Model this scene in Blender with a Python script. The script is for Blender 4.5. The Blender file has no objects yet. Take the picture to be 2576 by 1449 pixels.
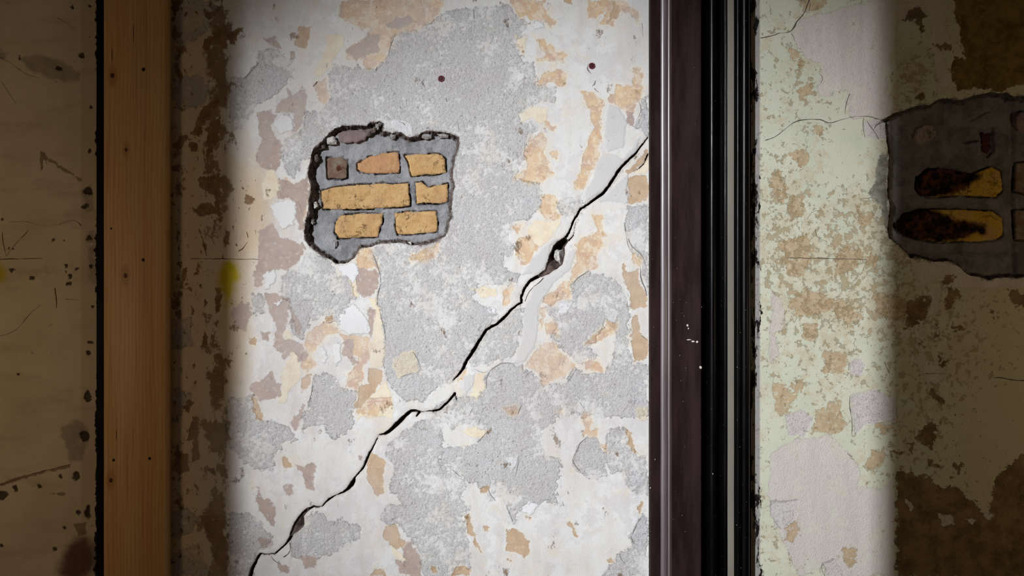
import bpy, bmesh, math, random
import numpy as np

# ------------------------------------------------------------------ camera, sky, daylight spot, added fill lamps, exposure
# one photograph pixel is one millimetre on the wall plane (y = 0); the camera looks along +y
S = bpy.context.scene
COL = S.collection
ZC = 1.5
def X(px): return (px - 1288.0) / 1000.0
def Z(py): return ZC + (724.5 - py) / 1000.0

cam = bpy.data.cameras.new('camera'); cam.sensor_width = 36.0; cam.lens = 36.0 * 3.0 / 2.576
cam_o = bpy.data.objects.new('camera', cam); COL.objects.link(cam_o)
cam_o.location = (0, -3.0, ZC); cam_o.rotation_euler = (math.pi / 2, 0, 0)
S.camera = cam_o

w = bpy.data.worlds.new('sky'); S.world = w; w.use_nodes = True
bg = w.node_tree.nodes['Background']
bg.inputs[0].default_value = (0.62, 0.74, 1.0, 1); bg.inputs[1].default_value = 0.7

TX, TZ = 0.577, -0.25                                   # slope of the sunlight: to the right and down
from mathutils import Vector
# a spot standing in for daylight, beyond the added opening; its beam is brightest low in the middle of the wall
AIM = Vector((0.24, 0.0, 1.32)); DIST = 6.5
FLOOD = AIM - DIST * Vector((TX, 1.0, TZ))
key = bpy.data.lights.new('daylight_standin_spot', 'SPOT'); key.energy = 2830; key.shadow_soft_size = 0.027
key.spot_size = math.radians(19.2); key.spot_blend = 1.0; key.color = (0.965, 0.975, 1.0)
key_o = bpy.data.objects.new('daylight_standin_spot', key); COL.objects.link(key_o)
key_o.location = FLOOD; key_o.rotation_euler = (AIM - FLOOD).to_track_quat('-Z', 'Y').to_euler()

def lamp(name, loc, power, col, rad):
    l = bpy.data.lights.new(name, 'POINT'); l.energy = power; l.color = col; l.shadow_soft_size = rad
    o = bpy.data.objects.new(name, l); COL.objects.link(o); o.location = loc
lamp('warm_fill_left', (-1.52, -1.0, 1.36), 5.9, (1.0, 0.725, 0.43), 0.12)  # added warm fill, out of view, lifts the dark left side
lamp('warm_fill_right', (1.65, -1.1, 1.40), 7.0, (1.0, 0.77, 0.46), 0.12)  # added warm fill, out of view, for the dark right side

S.view_settings.view_transform = 'Standard'
S.view_settings.look = 'None'
S.view_settings.gamma = 1.0
S.view_settings.use_curve_mapping = False
S.view_settings.exposure = 0.0

# ------------------------------------------------------------------ small helpers
def lin(r, g=None, b=None):
    if g is None: g = b = r
    f = lambda c: (c / 12.92) if c <= 0.04045 else ((c + 0.055) / 1.055) ** 2.4
    return (f(r / 255.0), f(g / 255.0), f(b / 255.0), 1.0)

class NT:
    """tiny wrapper for building a node material"""
    def __init__(self, name):
        self.m = bpy.data.materials.new(name); self.m.use_nodes = True
        self.t = self.m.node_tree; self.b = self.t.nodes['Principled BSDF']
        tc = self.t.nodes.new('ShaderNodeTexCoord'); self.co = tc.outputs['Object']
    def put(self, sock, v):
        if isinstance(v, bpy.types.NodeSocket): self.t.links.new(v, sock)
        else: sock.default_value = v
    def attr(self, n):
        a = self.t.nodes.new('ShaderNodeAttribute'); a.attribute_name = n; return a.outputs['Fac']
    def math(self, op, a, b=0.0, c=0.0):
        n = self.t.nodes.new('ShaderNodeMath'); n.operation = op
        self.put(n.inputs[0], a); self.put(n.inputs[1], b); self.put(n.inputs[2], c); return n.outputs[0]
    def noise(self, scale, detail=3.0, rough=0.55, stretch=None, off=0.0, dist=0.0):
        v = self.co
        if stretch or off:
            mp = self.t.nodes.new('ShaderNodeMapping'); self.put(mp.inputs[0], v)
            mp.inputs['Location'].default_value = (off, off * 0.37, off * 0.71)
            if stretch: mp.inputs['Scale'].default_value = stretch
            v = mp.outputs[0]
        n = self.t.nodes.new('ShaderNodeTexNoise'); self.put(n.inputs['Vector'], v)
        n.inputs['Scale'].default_value = scale; n.inputs['Detail'].default_value = detail
        n.inputs['Roughness'].default_value = rough; n.inputs['Distortion'].default_value = dist
        return n.outputs[0]
    def voro(self, scale, feature='DISTANCE_TO_EDGE', stretch=None):
        v = self.co
        if stretch:
            mp = self.t.nodes.new('ShaderNodeMapping'); self.put(mp.inputs[0], v)
            mp.inputs['Scale'].default_value = stretch; v = mp.outputs[0]
        n = self.t.nodes.new('ShaderNodeTexVoronoi'); n.feature = feature
        self.put(n.inputs['Vector'], v); n.inputs['Scale'].default_value = scale
        return n.outputs['Distance']
    def step(self, v, lo, hi, a=0.0, b=1.0):
        n = self.t.nodes.new('ShaderNodeMapRange'); n.interpolation_type = 'SMOOTHSTEP'
        self.put(n.inputs[0], v); self.put(n.inputs[1], lo); self.put(n.inputs[2], hi)
        self.put(n.inputs[3], a); self.put(n.inputs[4], b); return n.outputs[0]
    def mix(self, f, a, b):
        n = self.t.nodes.new('ShaderNodeMix'); n.data_type = 'RGBA'
        self.put(n.inputs[0], f); self.put(n.inputs[6], a); self.put(n.inputs[7], b); return n.outputs[2]
    def mul(self, c, f):
        n = self.t.nodes.new('ShaderNodeVectorMath'); n.operation = 'SCALE'
        self.put(n.inputs[0], c[:3] if isinstance(c, tuple) else c); self.put(n.inputs['Scale'], f); return n.outputs[0]
    def sep(self):
        n = self.t.nodes.new('ShaderNodeSeparateXYZ'); self.put(n.inputs[0], self.co); return n.outputs
    def bump(self, h, dist=0.001, strength=1.0):
        n = self.t.nodes.new('ShaderNodeBump'); n.inputs['Strength'].default_value = strength
        n.inputs['Distance'].default_value = dist; self.put(n.inputs['Height'], h)
        self.put(self.b.inputs['Normal'], n.outputs[0])
    def out(self, col, rough=0.85, spec=0.25):
        self.put(self.b.inputs['Base Color'], col); self.put(self.b.inputs['Roughness'], rough)
        self.put(self.b.inputs['Specular IOR Level'], spec); return self.m

def mesh_obj(name, verts, faces, mat, parent=None, smooth=False):
    me = bpy.data.meshes.new(name); me.from_pydata([tuple(v) for v in verts], [], faces); me.update()
    me.materials.append(mat)
    if smooth: me.polygons.foreach_set('use_smooth', [True] * len(me.polygons))
    o = bpy.data.objects.new(name, me); COL.objects.link(o)
    if parent: o.parent = parent
    return o
def struct(o, label=None):
    o['kind'] = 'structure'
    if label: o['label'] = label
    return o
def tag(o, label, cat, group=None):
    o['label'] = label; o['category'] = cat
    if group: o['group'] = group
    return o

# ------------------------------------------------------------------ noise and signed distance fields
_rng = np.random.default_rng(7)
_TAB = _rng.random((8, 256, 256)).astype(np.float32)
def vnoise(x, y, seed=0):
    xi = np.floor(x).astype(np.int64); yi = np.floor(y).astype(np.int64)
    fx = (x - xi).astype(np.float32); fy = (y - yi).astype(np.float32)
    fx = fx * fx * fx * (fx * (fx * 6 - 15) + 10); fy = fy * fy * fy * (fy * (fy * 6 - 15) + 10)
    t = _TAB[seed % 8]; o = (seed // 8) * 37
    x0 = (xi + o) & 255; x1 = (xi + o + 1) & 255; y0 = (yi + 3 * o) & 255; y1 = (yi + 3 * o + 1) & 255
    a = t[x0, y0] * (1 - fx) + t[x1, y0] * fx
    b = t[x0, y1] * (1 - fx) + t[x1, y1] * fx
    return a * (1 - fy) + b * fy - 0.5
def fbm(x, y, size, octs=4, seed=0, gain=0.55):
    r = np.zeros(np.broadcast(x, y).shape, np.float32); a = 1.0; s = 0.0
    for k in range(octs):
        r += a * vnoise(x / size + 17.3 * k, y / size + 9.1 * k, seed + k); s += a
        a *= gain; size *= 0.5
    return r / s * 2.0
def sstep(v, a, b):
    t = np.clip((v - a) / (b - a), 0, 1); return t * t * (3 - 2 * t)

CROP = dict(A=(0, 0, 2.0), B=(0, 725, 2.0), C=(560, 0, 2.264), D=(1090, 0, 2.265), E=(560, 600, 3.227),
            F=(560, 1000, 3.227), G=(1090, 600, 3.226), H=(1090, 1000, 3.226), J=(1880, 0, 1.9986),
            K=(1880, 725, 2.0), L=(740, 280, 3.622), M=(2180, 210, 2.841), P=(0, 0, 1.0), Q=(1330, 560, 9.06),
            R=(690, 1230, 8.05))
def pts(s):
    """'D 230,50 440,30 G 690,60' -> photograph pixels; a letter picks the crop the numbers are read from"""
    c = CROP['P']; r = []
    for w_ in s.split():
        if w_ in CROP: c = CROP[w_]
        else:
            a, b = w_.split(','); r.append((c[0] + float(a) / c[2], c[1] + float(b) / c[2]))
    return np.array(r)
def polys(s): return [pts(q) for q in s.strip().split('\n') if q.strip()]

class Grid:
    """a rectilinear grid in photograph pixels, rows run down"""
    def __init__(self, xs, ys, warp=8.0, wsize=34.0):
        self.xs = np.asarray(xs, float); self.ys = np.asarray(ys, float)
        self.gx, self.gy = np.meshgrid(self.xs, self.ys)
        self.wx = self.gx + warp * fbm(self.gx, self.gy, wsize, 5, 11, 0.62)
        self.wy = self.gy + warp * fbm(self.gx, self.gy, wsize, 5, 23, 0.62)
    def sub(self, lo, hi, m):
        i0, i1 = np.searchsorted(self.xs, [lo[0] - m, hi[0] + m]); j0, j1 = np.searchsorted(self.ys, [lo[1] - m, hi[1] + m])
        return slice(j0, j1), slice(i0, i1)
    def poly(self, plist, far=14.0, warp=1.0, out=None):
        f = np.full(self.gx.shape, -far, np.float32) if out is None else out
        for P in plist:
            sl = self.sub(P.min(0), P.max(0), far + 8)
            gx = self.gx[sl]; gy = self.gy[sl]
            if gx.size == 0: continue
            x = gx + (self.wx[sl] - gx) * warp; y = gy + (self.wy[sl] - gy) * warp
            d2 = np.full(x.shape, 1e9); ins = np.zeros(x.shape, bool); n = len(P)
            for k in range(n):
                ax, ay = P[k]; bx, by = P[(k + 1) % n]
                ex, ey = bx - ax, by - ay; L = ex * ex + ey * ey + 1e-9
                t = np.clip(((x - ax) * ex + (y - ay) * ey) / L, 0, 1)
                d2 = np.minimum(d2, (x - ax - t * ex) ** 2 + (y - ay - t * ey) ** 2)
                if ay != by:
                    c = ((ay > y) != (by > y)) & (x < (bx - ax) * (y - ay) / (by - ay) + ax); ins ^= c
            sd = np.where(ins, np.sqrt(d2), -np.sqrt(d2))
            f[sl] = np.maximum(f[sl], np.clip(sd, -far, 40))
        return f
    def lines(self, llist, far=10.0, warp=0.5, out=None):
        """llist: (points, half widths)"""
        f = np.full(self.gx.shape, -far, np.float32) if out is None else out
        for P, W in llist:
            sl = self.sub(P.min(0), P.max(0), far + 18)
            gx = self.gx[sl]; gy = self.gy[sl]
            if gx.size == 0: continue
            x = gx + (self.wx[sl] - gx) * warp; y = gy + (self.wy[sl] - gy) * warp
            for k in range(len(P) - 1):
                ax, ay = P[k]; bx, by = P[k + 1]; ex, ey = bx - ax, by - ay
                t = np.clip(((x - ax) * ex + (y - ay) * ey) / (ex * ex + ey * ey + 1e-9), 0, 1)
                sd = W[k] + (W[k + 1] - W[k]) * t - np.hypot(x - ax - t * ex, y - ay - t * ey)
                f[sl] = np.maximum(f[sl], np.clip(sd, -far, 40))
        return f
    def snap(self, f, lo=-1.1, hi=1.1):
        """moves grid points that lie next to the outline f = 0 onto it"""
        dy, dx = np.gradient(f, self.ys, self.xs)
        g2 = dx * dx + dy * dy + 1e-6
        m = (f > lo) & (f < hi) & (g2 > 0.2)
        mx = np.where(m, np.clip(-f * dx / g2, -1.1, 1.1), 0); my = np.where(m, np.clip(-f * dy / g2, -1.1, 1.1), 0)
        self.gx = self.gx + mx; self.gy = self.gy + my
        return np.where(m, 0.0, f)
    def faces(self):
        ny, nx = self.gx.shape; i = np.arange(ny * nx).reshape(ny, nx)
        return np.stack([i[:-1, :-1], i[1:, :-1], i[1:, 1:], i[:-1, 1:]], -1).reshape(-1, 4)
    def build(self, name, depth, attrs, mat, keep=None, parent=None, smooth=True):
        """depth in millimetres into the wall; keep masks quads"""
        self.depth = depth
        F = self.faces()
        if keep is not None: F = F[keep]
        used, inv = np.unique(F, return_inverse=True); F = inv.reshape(F.shape)
        co = np.empty((len(used), 3), np.float32)
        co[:, 0] = (self.gx.ravel()[used] - 1288) / 1000; co[:, 2] = ZC + (724.5 - self.gy.ravel()[used]) / 1000
        co[:, 1] = depth.ravel()[used] / 1000
        me = bpy.data.meshes.new(name)
        me.vertices.add(len(co)); me.vertices.foreach_set('co', co.ravel())
        me.loops.add(F.size); me.loops.foreach_set('vertex_index', F.ravel().astype(np.int32))
        me.polygons.add(len(F)); me.polygons.foreach_set('loop_start', np.arange(0, F.size, 4, dtype=np.int32))
        me.update(calc_edges=True)
        me.polygons.foreach_set('use_smooth', np.full(len(F), smooth))
        for k, v in attrs.items():
            a = me.attributes.new(k, 'FLOAT', 'POINT'); a.data.foreach_set('value', v.ravel()[used].astype(np.float32))
        me.materials.append(mat)
        o = bpy.data.objects.new(name, me); COL.objects.link(o)
        if parent: o.parent = parent
        return o
    def depth_at(self, x, y):
        i = int(np.clip(np.searchsorted(self.xs, x), 0, len(self.xs) - 1)); j = int(np.clip(np.searchsorted(self.ys, y), 0, len(self.ys) - 1))
        return float(self.depth[j, i])

def ribbon(name, grid, P, W, mat, parent, lift=0.35, jit=0.8, seed=0, label=None):
    """a thin line lying on the wall (pencil stroke, hairline crack, painted edge shade): resampled, jittered, tapered"""
    r = random.Random(seed); P = np.asarray(P, float)
    W = np.array(W if hasattr(W, '__len__') else [W] * len(P), float) * 0.82
    for _ in range(2):                                                     # round the corners off, keep the ends
        if len(P) < 3: break
        A, B = P[:-1] * .75 + P[1:] * .25, P[:-1] * .25 + P[1:] * .75; a, b = W[:-1] * .75 + W[1:] * .25, W[:-1] * .25 + W[1:] * .75
        P = np.vstack([P[:1], np.stack([A, B], 1).reshape(-1, 2)[1:-1], P[-1:]]); W = np.concatenate([W[:1], np.stack([a, b], 1).reshape(-1)[1:-1], W[-1:]])
    Q = []
    for k in range(len(P) - 1):
        n = max(1, int(np.hypot(*(P[k + 1] - P[k])) / 4))
        for i in range(n):
            t = i / n; Q.append((*(P[k] * (1 - t) + P[k + 1] * t), W[k] * (1 - t) + W[k + 1] * t))
    Q.append((*P[-1], W[-1])); Q = np.array(Q); o_ = r.uniform(0, 90)
    kk = np.arange(len(Q)) * 4.0
    Q[:, 0] += jit * 2.4 * fbm(kk + o_, kk * 0 + o_, 26, 4, 3, 0.75); Q[:, 1] += jit * 2.4 * fbm(kk + o_, kk * 0 + o_ + 50, 26, 4, 5, 0.75)
    Q[:, 2] *= np.clip(1.0 + 1.3 * fbm(kk + o_, kk * 0 + o_ + 20, 22, 3, 6), 0.25, 1.8)
    T = np.gradient(Q[:, :2], axis=0); T /= np.linalg.norm(T, axis=1)[:, None] + 1e-9
    v = []; f = []
    for k, q in enumerate(Q):
        nx, ny = -T[k, 1] * q[2], T[k, 0] * q[2]
        d = min(grid.depth_at(q[0], q[1]), 3.0)
        d = min(d, grid.depth_at(q[0] + 2, q[1] + 2), grid.depth_at(q[0] - 2, q[1] - 2))
        for s in (-1, 1): v.append((X(q[0] + s * nx), (d - lift) / 1000, Z(q[1] + s * ny)))
        if k: a = 2 * k; f.append((a - 2, a - 1, a + 1, a))
    o = mesh_obj(name, v, f, mat, parent)
    if label: o['label'] = label
    return o

def circ(x, y, rx, ry=None, n=9):
    ry = ry or rx
    return np.array([(x + rx * math.cos(k * 2 * math.pi / n), y + ry * math.sin(k * 2 * math.pi / n)) for k in range(n)])

def axis(*seg):
    """seg: (start, stop, step) runs joined"""
    r = []
    for a, b, s in seg: r += list(np.arange(a, b - 1e-6, s))
    return np.array(r + [seg[-1][1]])
BOT = 724.5 + 1000 * ZC                                  # floor, in pixels
TOP = 724.5 - 1000 * (3.5 - ZC)                          # ceiling, in pixels
def rows(s): return axis((TOP, -520, 160), (-520, -130, 30), (-130, 1580, s), (1580, 1940, 30), (1940, BOT, 142))

#PART2
# ------------------------------------------------------------------ the room around (unseen; its opening is cut to shape the lit strip)
def boxes_obj(name, boxes, mat):
    bm = bmesh.new()
    for (x0, x1, y0, y1, z0, z1) in boxes:
        v = [bm.verts.new((x, y, z)) for x in (x0, x1) for y in (y0, y1) for z in (z0, z1)]
        for f in ((0, 1, 3, 2), (4, 6, 7, 5), (0, 4, 5, 1), (2, 3, 7, 6), (0, 2, 6, 4), (1, 5, 7, 3)): bm.faces.new([v[i] for i in f])
    me = bpy.data.meshes.new(name); bm.normal_update(); bm.to_mesh(me); bm.free(); me.materials.append(mat)
    o = bpy.data.objects.new(name, me); COL.objects.link(o); return o
def plain(name, rgb, rough=0.9):
    n = NT(name); v = n.noise(3.0, 5)
    return n.out(n.mul(lin(*rgb), n.step(v, 0.3, 0.7, 0.85, 1.1)), rough)
ROOM = plain('unseen_room_distemper', (122, 104, 84))
RX0, RX1, RY0, RY1, RH = -3.2, 3.2, -3.6, 0.06, 3.5
K = (RY0 - FLOOD.y) / -FLOOD.y                            # the beam narrows towards the flood: edges of the opening by similar triangles
WX0, WX1 = FLOOD.x + (-0.724 - FLOOD.x) * K, FLOOD.x + (0.928 - FLOOD.x) * K
WZ0, WZ1 = FLOOD.z + (0.45 - FLOOD.z) * K, FLOOD.z + (2.75 - FLOOD.z) * K
struct(boxes_obj('floor', [(RX0 - .1, RX1 + .1, RY0 - .1, RY1 + .1, -0.1, 0)], plain('unseen_floorboards', (96, 76, 56))))
struct(boxes_obj('ceiling', [(RX0 - .1, RX1 + .1, RY0 - .1, RY1 + .1, RH, RH + .1)], plain('unseen_ceiling_plaster', (140, 128, 110))))
struct(boxes_obj('unseen_wall_west', [(RX0 - .1, RX0, RY0, RY1, 0, RH)], ROOM))
struct(boxes_obj('unseen_wall_east', [(RX1, RX1 + .1, RY0, RY1, 0, RH)], ROOM))
struct(boxes_obj('wall_south_mask', [(RX0, WX0, RY0 - .04, RY0, 0, RH), (WX1, RX1, RY0 - .04, RY0, 0, RH),
                               (WX0, WX1, RY0 - .04, RY0, 0, WZ0), (WX0, WX1, RY0 - .04, RY0, WZ1, RH)], ROOM))  # unseen wall added to block the beam outside the lit strip

# ------------------------------------------------------------------ wall_back: the peeling plaster between batten and architrave
HOLE1 = pts('L 370,150 450,128 560,125 650,132 700,100 770,88 810,110 810,180 880,205 920,190 970,185 1000,212 1060,232 1120,222 1160,190 1200,175 1290,188 1380,183 1440,210 1500,238 1510,300 1498,360 1462,420 1450,520 1440,600 1462,680 1440,740 1430,900 1440,960 1405,1040 1380,1130 1300,1182 1200,1215 1080,1215 1000,1198 920,1190 780,1212 700,1232 600,1250 550,1330 490,1380 400,1388 330,1360 230,1300 150,1240 100,1180 90,1080 130,900 128,780 150,700 130,560 150,400 180,320 250,280 300,220')
BRICKS1 = polys('''L 280,412 420,404 465,430 462,590 420,605 290,598
L 562,470 640,412 720,392 800,372 900,360 938,362 946,450 944,542 840,550 720,556 600,545 566,520
L 1000,388 1120,380 1290,376 1340,392 1368,420 1376,548 1240,562 1062,574 1046,520 1036,460
L 228,712 330,690 480,668 640,655 830,648 900,655 1034,650 1042,760 1044,850 960,862 870,866 700,878 560,882 400,880 248,880 238,800
L 1098,642 1160,636 1185,660 1225,690 1265,672 1310,664 1392,650 1396,730 1392,812 1330,832 1220,828 1108,836 1100,740
L 412,942 600,924 700,926 796,930 790,1000 766,1060 748,1134 620,1138 500,1146 384,1152 352,1090 362,1000
L 906,922 1060,908 1286,900 1300,1000 1296,1090 1180,1104 1050,1116 932,1116 914,1040''')

g = Grid(axis((350, 430, 10), (430, 1640, 1.6), (1640, 1760, 12)), rows(1.6))
wf = dict()
wf['gray'] = g.poly(polys('''C 40,440 120,450 200,370 210,290 290,270 400,350 420,400 330,520 200,600 140,700 60,740 40,600
D 230,50 440,30 500,120 560,130 490,220 480,300 520,350 590,380 580,470 700,500 690,570 560,600 490,640 500,700 560,690 600,740 550,800 520,900 460,1010 600,1060 620,1110 590,1200 450,1280 430,1370 480,1449 G 690,60 680,110 600,150 550,200 600,270 700,300 640,380 500,380 330,390 310,480 420,560 500,610 560,620 430,740 330,900 250,1040 140,1160 60,1200 E 1650,1300 1500,1330 1400,1230 1330,1150 1310,960 1320,800 1290,660 1255,500 1280,350 1250,200 1220,130 L 700,1260 740,1240 600,1000 400,700 C 500,860 400,1010 350,960 340,880 350,790 440,760 470,700 480,640 560,640 620,560 610,430 640,370 800,390 870,400 930,350 950,280 980,190 1130,170 1180,130 1245,90
E 680,120 760,130 870,190 900,240 960,300 1040,350 1050,440 1080,480 1040,520 960,560 980,600 940,660 880,640 720,660 680,720 640,820 560,760 540,540 480,440 490,320 540,260 630,250
E 240,460 340,470 340,600 240,600
E 740,1110 850,1090 940,1130 960,1230 1100,1230 1060,1380 1050,1500 F 1020,280 960,310 890,330 840,230 720,230 660,270 700,60 E 660,1449 720,1260
F 70,0 220,0 300,180 560,250 600,340 500,370 440,450 420,580 250,570 170,520 80,420 30,330 40,100
F 60,940 280,960 340,1060 420,1140 300,1250 220,1449 60,1449
F 680,960 760,920 900,1020 960,980 1120,1060 1100,1160 1000,1200 850,1280 560,1300 560,1130 660,1050
F 1350,380 1500,250 1775,130 1775,1449 1640,1449 1600,1280 1560,1180 1440,1040 1330,1020 1280,960 1340,880 1480,880 1370,760 1400,560 1330,450
H 160,0 1180,0 1200,60 1000,90 960,200 870,270 880,400 900,480 1020,500 1010,620 990,800 1030,870 900,840 850,870 780,850 720,900 650,1020 600,900 560,810 440,830 350,690 270,670 120,560 60,560 80,420 330,380 440,280 330,240 220,200 160,260 120,200 0,180 0,100
G 1120,370 1260,270 1440,330 1540,370 1590,560 1580,800 1620,1010 1740,1040 1740,1449 300,1449 330,1320 430,1200 450,1090 560,1010 700,1030 760,1090 850,1110 900,1180 1090,1170 1150,1040 1200,1090 1390,1110 1460,960 1500,780 1400,650 1330,830 1240,880 1330,960 1160,1000 1050,900 960,800 1010,700 900,560 1030,500 1130,490
G 1580,0 1740,0 1740,450 1700,260 1640,60
D 1110,1180 1220,1170 1220,1449 1140,1449 1090,1290
D 1190,560 1225,540 1225,760 1150,720 1190,640
D 700,1150 840,1120 850,1180 790,1250 730,1210
H 1250,330 1330,350 1400,480 1400,640 1330,670 1230,640 1130,530 1180,380
H 1430,240 1560,260 1640,480 1740,470 1740,760 1660,800 1560,690 1540,600 1440,600 1400,480
H 1690,960 1740,1000 1740,1449 1380,1449 1500,1280 1620,1210 1610,1110 1650,1030
H 0,560 110,570 250,680 230,820 290,900 240,960 280,1150 290,1380 150,1449 0,1449
G 430,750 640,600 720,570 720,800 640,950 500,1010 330,1050 280,1000
A 868,0 1000,0 1100,30 1040,150 940,220 900,330 880,470 868,480
A 880,400 1000,380 1060,460 990,540 880,540
B 870,160 960,150 970,280 920,300 870,300
B 862,500 960,520 930,620 868,700
B 860,1130 940,1110 1000,1160 960,1240 870,1260
B 870,1330 1000,1290 1060,1449 870,1449
B 1150,560 1280,540 1280,700 1200,760 1150,700
B 1150,1160 1280,1180 1280,1449 1150,1449
D 0,110 20,90 120,60 240,60 240,300 60,760 0,800'''))
wf['peach'] = g.poly(polys('''C 670,30 740,0 1245,-10 1245,60 1180,120 1110,170 1000,180 950,270 920,340 830,400 790,370 800,330 720,340 700,300 730,260 820,210 860,150 800,170 720,120 670,90
C 360,1020 420,1080 470,1060 490,1010 470,1240 420,1150 380,1130 330,1120
E 1080,90 1200,80 1250,200 1250,240 1180,230 1100,240
E 700,760 800,690 880,680 960,760 860,800 800,850 700,930 660,860
E 960,790 1180,790 1220,900 1190,1000 1130,1040 1130,1160 1090,1230 1000,1200 1040,1090 1100,980 1000,860
E 640,950 700,930 760,1020 680,1100 640,1050
F 1100,0 1360,0 1370,60 1250,140 1080,120
D 440,0 640,0 650,80 690,130 670,150 600,110 500,90
D 580,210 620,220 680,270 760,310 740,360 690,350 640,350 600,340 640,300
D 590,460 640,410 720,400 760,430 740,490 690,470 600,475
D 620,760 650,790 630,880 660,950 700,990 640,1010 620,1060 550,1040 460,1020 480,990 530,970 520,900 550,800
D 840,520 920,540 970,570 960,640 950,740 960,780 950,900 950,950 890,980 860,1070 810,1090 800,1050 850,950 870,850 910,730 900,640
D 1000,550 1050,490 1140,480 1150,380 1180,380 1190,540 1130,640 1060,620 1010,580
D 880,0 1060,0 1170,70 1170,130 1110,80 1050,80 1020,150 960,140 980,70 880,110
D 620,1130 660,1100 690,1110 700,1200 730,1240 680,1260 620,1250 600,1170
D 920,1230 970,1220 970,1290 1000,1340 950,1350 940,1449 840,1449 850,1370 930,1320
D 480,1370 560,1350 600,1400 560,1449 490,1449
D 450,1300 510,1280 480,1340
D 640,690 700,720 690,740 640,720
D 660,870 700,870 690,895 670,890
G 700,30 790,20 830,100 790,200 740,230 690,130
G 1200,0 1360,0 1390,60 1330,150 1340,230 1260,260 1130,340 1120,270 1160,200 1150,120
G 1060,340 1110,350 1110,470 1000,510 960,540 880,520 900,470 1000,420
G 900,690 960,680 1010,720 1010,790 950,780 900,740
G 900,830 1000,850 1060,930 1150,1030 1080,1130 960,1150 900,1180 860,1110 800,1050 720,1070 790,980 850,900
G 1240,850 1330,760 1410,660 1480,680 1490,750 1400,800 1300,870
G 1230,1000 1350,990 1380,1060 1360,1090 1240,1060
G 560,410 640,400 630,500 570,560
G 860,560 900,560 900,680 870,740
G 1620,110 1700,160 1680,230 1620,200
G 190,1110 260,1080 240,1130 200,1160
H 1210,160 1250,110 1280,180 1290,260 1340,270 1330,330 1270,320 1220,290
H 1370,380 1420,400 1420,450 1380,430
H 580,90 680,60 690,130 600,140
L 1040,1330 1200,1260 1320,1200 1320,1300 1300,1340 1150,1370
H 1000,110 1080,80 1040,140
C 520,480 590,450 605,520 590,590 550,580 540,530'''))
wf['cream'] = g.poly(polys('''C 250,970 300,960 320,1050 310,1130 230,1140 230,1060
E 1200,480 1270,480 1290,700 1310,800 1320,1000 1310,1050 1200,1060 1190,930 1220,800 1230,600
E 1330,1160 1380,1300 1380,1449 1100,1449 1150,1350 1230,1250 1290,1160
E 540,920 600,950 630,1010 640,1100 560,1210 500,1340 450,1330 490,1200 480,1080
E 1400,960 1500,910 1550,920 1600,1040 1600,1080 1540,1090 1420,1120 1390,1050
E 500,760 540,730 590,830 490,820
D 500,640 560,600 640,620 640,680 600,700 560,670 510,690
D 480,200 540,210 520,320 480,290
D 560,1260 730,1260 690,1340 600,1400 540,1330
D 1160,960 1220,910 1220,990 1150,1000
G 330,1120 440,1080 420,1220 350,1300 320,1280
G 290,410 510,400 510,460 400,490 350,440
G 880,890 1050,950 1000,1060 890,1040 840,950
H 1640,110 1730,30 1730,200 1660,190
H 240,270 330,240 440,260 400,310 300,330
F 1350,1210 1430,1240 1500,1320 1480,1340 1400,1290
C 600,200 690,200 690,240 620,380 540,440 520,400 590,300
C 1080,20 1130,0 1150,70 1100,60
E 1020,330 1080,300 1100,480 1050,480
L 600,1250 690,1250 640,1390 590,1370
E 1180,100 1240,200 1250,260 1210,210'''))
wf['mauve'] = g.poly(polys('''C 200,650 260,620 310,650 280,720 330,830 330,930 300,970 220,960 190,880 220,780
C 400,560 450,490 480,540 480,620 440,740 400,750 410,640 370,630 300,630 320,590 370,560 380,510
C 200,1310 290,1270 330,1350 410,1370 470,1420 E 640,0 660,130 570,210 540,260 480,240 400,260 330,310 320,390 260,380 250,280 300,200
C 320,1020 410,1050 490,1000 480,1180 460,1230 470,1300 440,1310 410,1180 400,1140 310,1130
C 240,220 310,200 340,280 300,270 270,240
C 700,290 760,250 830,190 900,210 890,290 800,310 760,340
C 930,140 1000,100 1060,90 1100,130 1000,160
C 390,300 410,290 410,350 390,350
E 1100,240 1250,250 1260,370 1220,470 1150,490 1090,430 1080,340
E 350,440 480,450 540,490 530,640 500,740 470,810 420,810 440,680 380,620 360,540
E 80,600 150,520 220,520 230,620 190,750 80,730
E 410,830 530,810 640,860 690,940 670,1000 600,1000 560,930 500,970 430,900
E 220,1180 300,1160 390,1090 420,1160 480,1180 480,1280 390,1320 290,1320 230,1240
E 1180,560 1240,590 1230,700 1200,800 1170,740 1190,650
E 310,760 370,760 370,840 310,800
F 280,730 300,730 310,800 400,850 440,960 430,1060 360,980 290,870
F 590,540 650,560 710,520 750,560 720,680 740,740 690,760 640,640
F 280,1150 400,1140 420,1200 330,1240
F 640,1280 780,1310 740,1390 660,1380
F 450,1350 560,1360 540,1430 470,1420
F 1420,1130 1450,1140 1550,1180 1560,1250 1610,1300 1620,1449 1450,1449 1420,1320 1500,1330
F 560,210 650,60 660,120 620,240 590,260
F 490,720 560,700 570,780 510,800
F 1200,560 1300,600 1310,680 1200,680
E 540,560 640,700 620,800 560,700
F 1090,460 1140,470 1130,520 1100,510
D 1100,640 1140,640 1140,720 1100,700
E 980,840 1060,830 1060,980 1100,1010 1040,1020 990,930'''))
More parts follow.
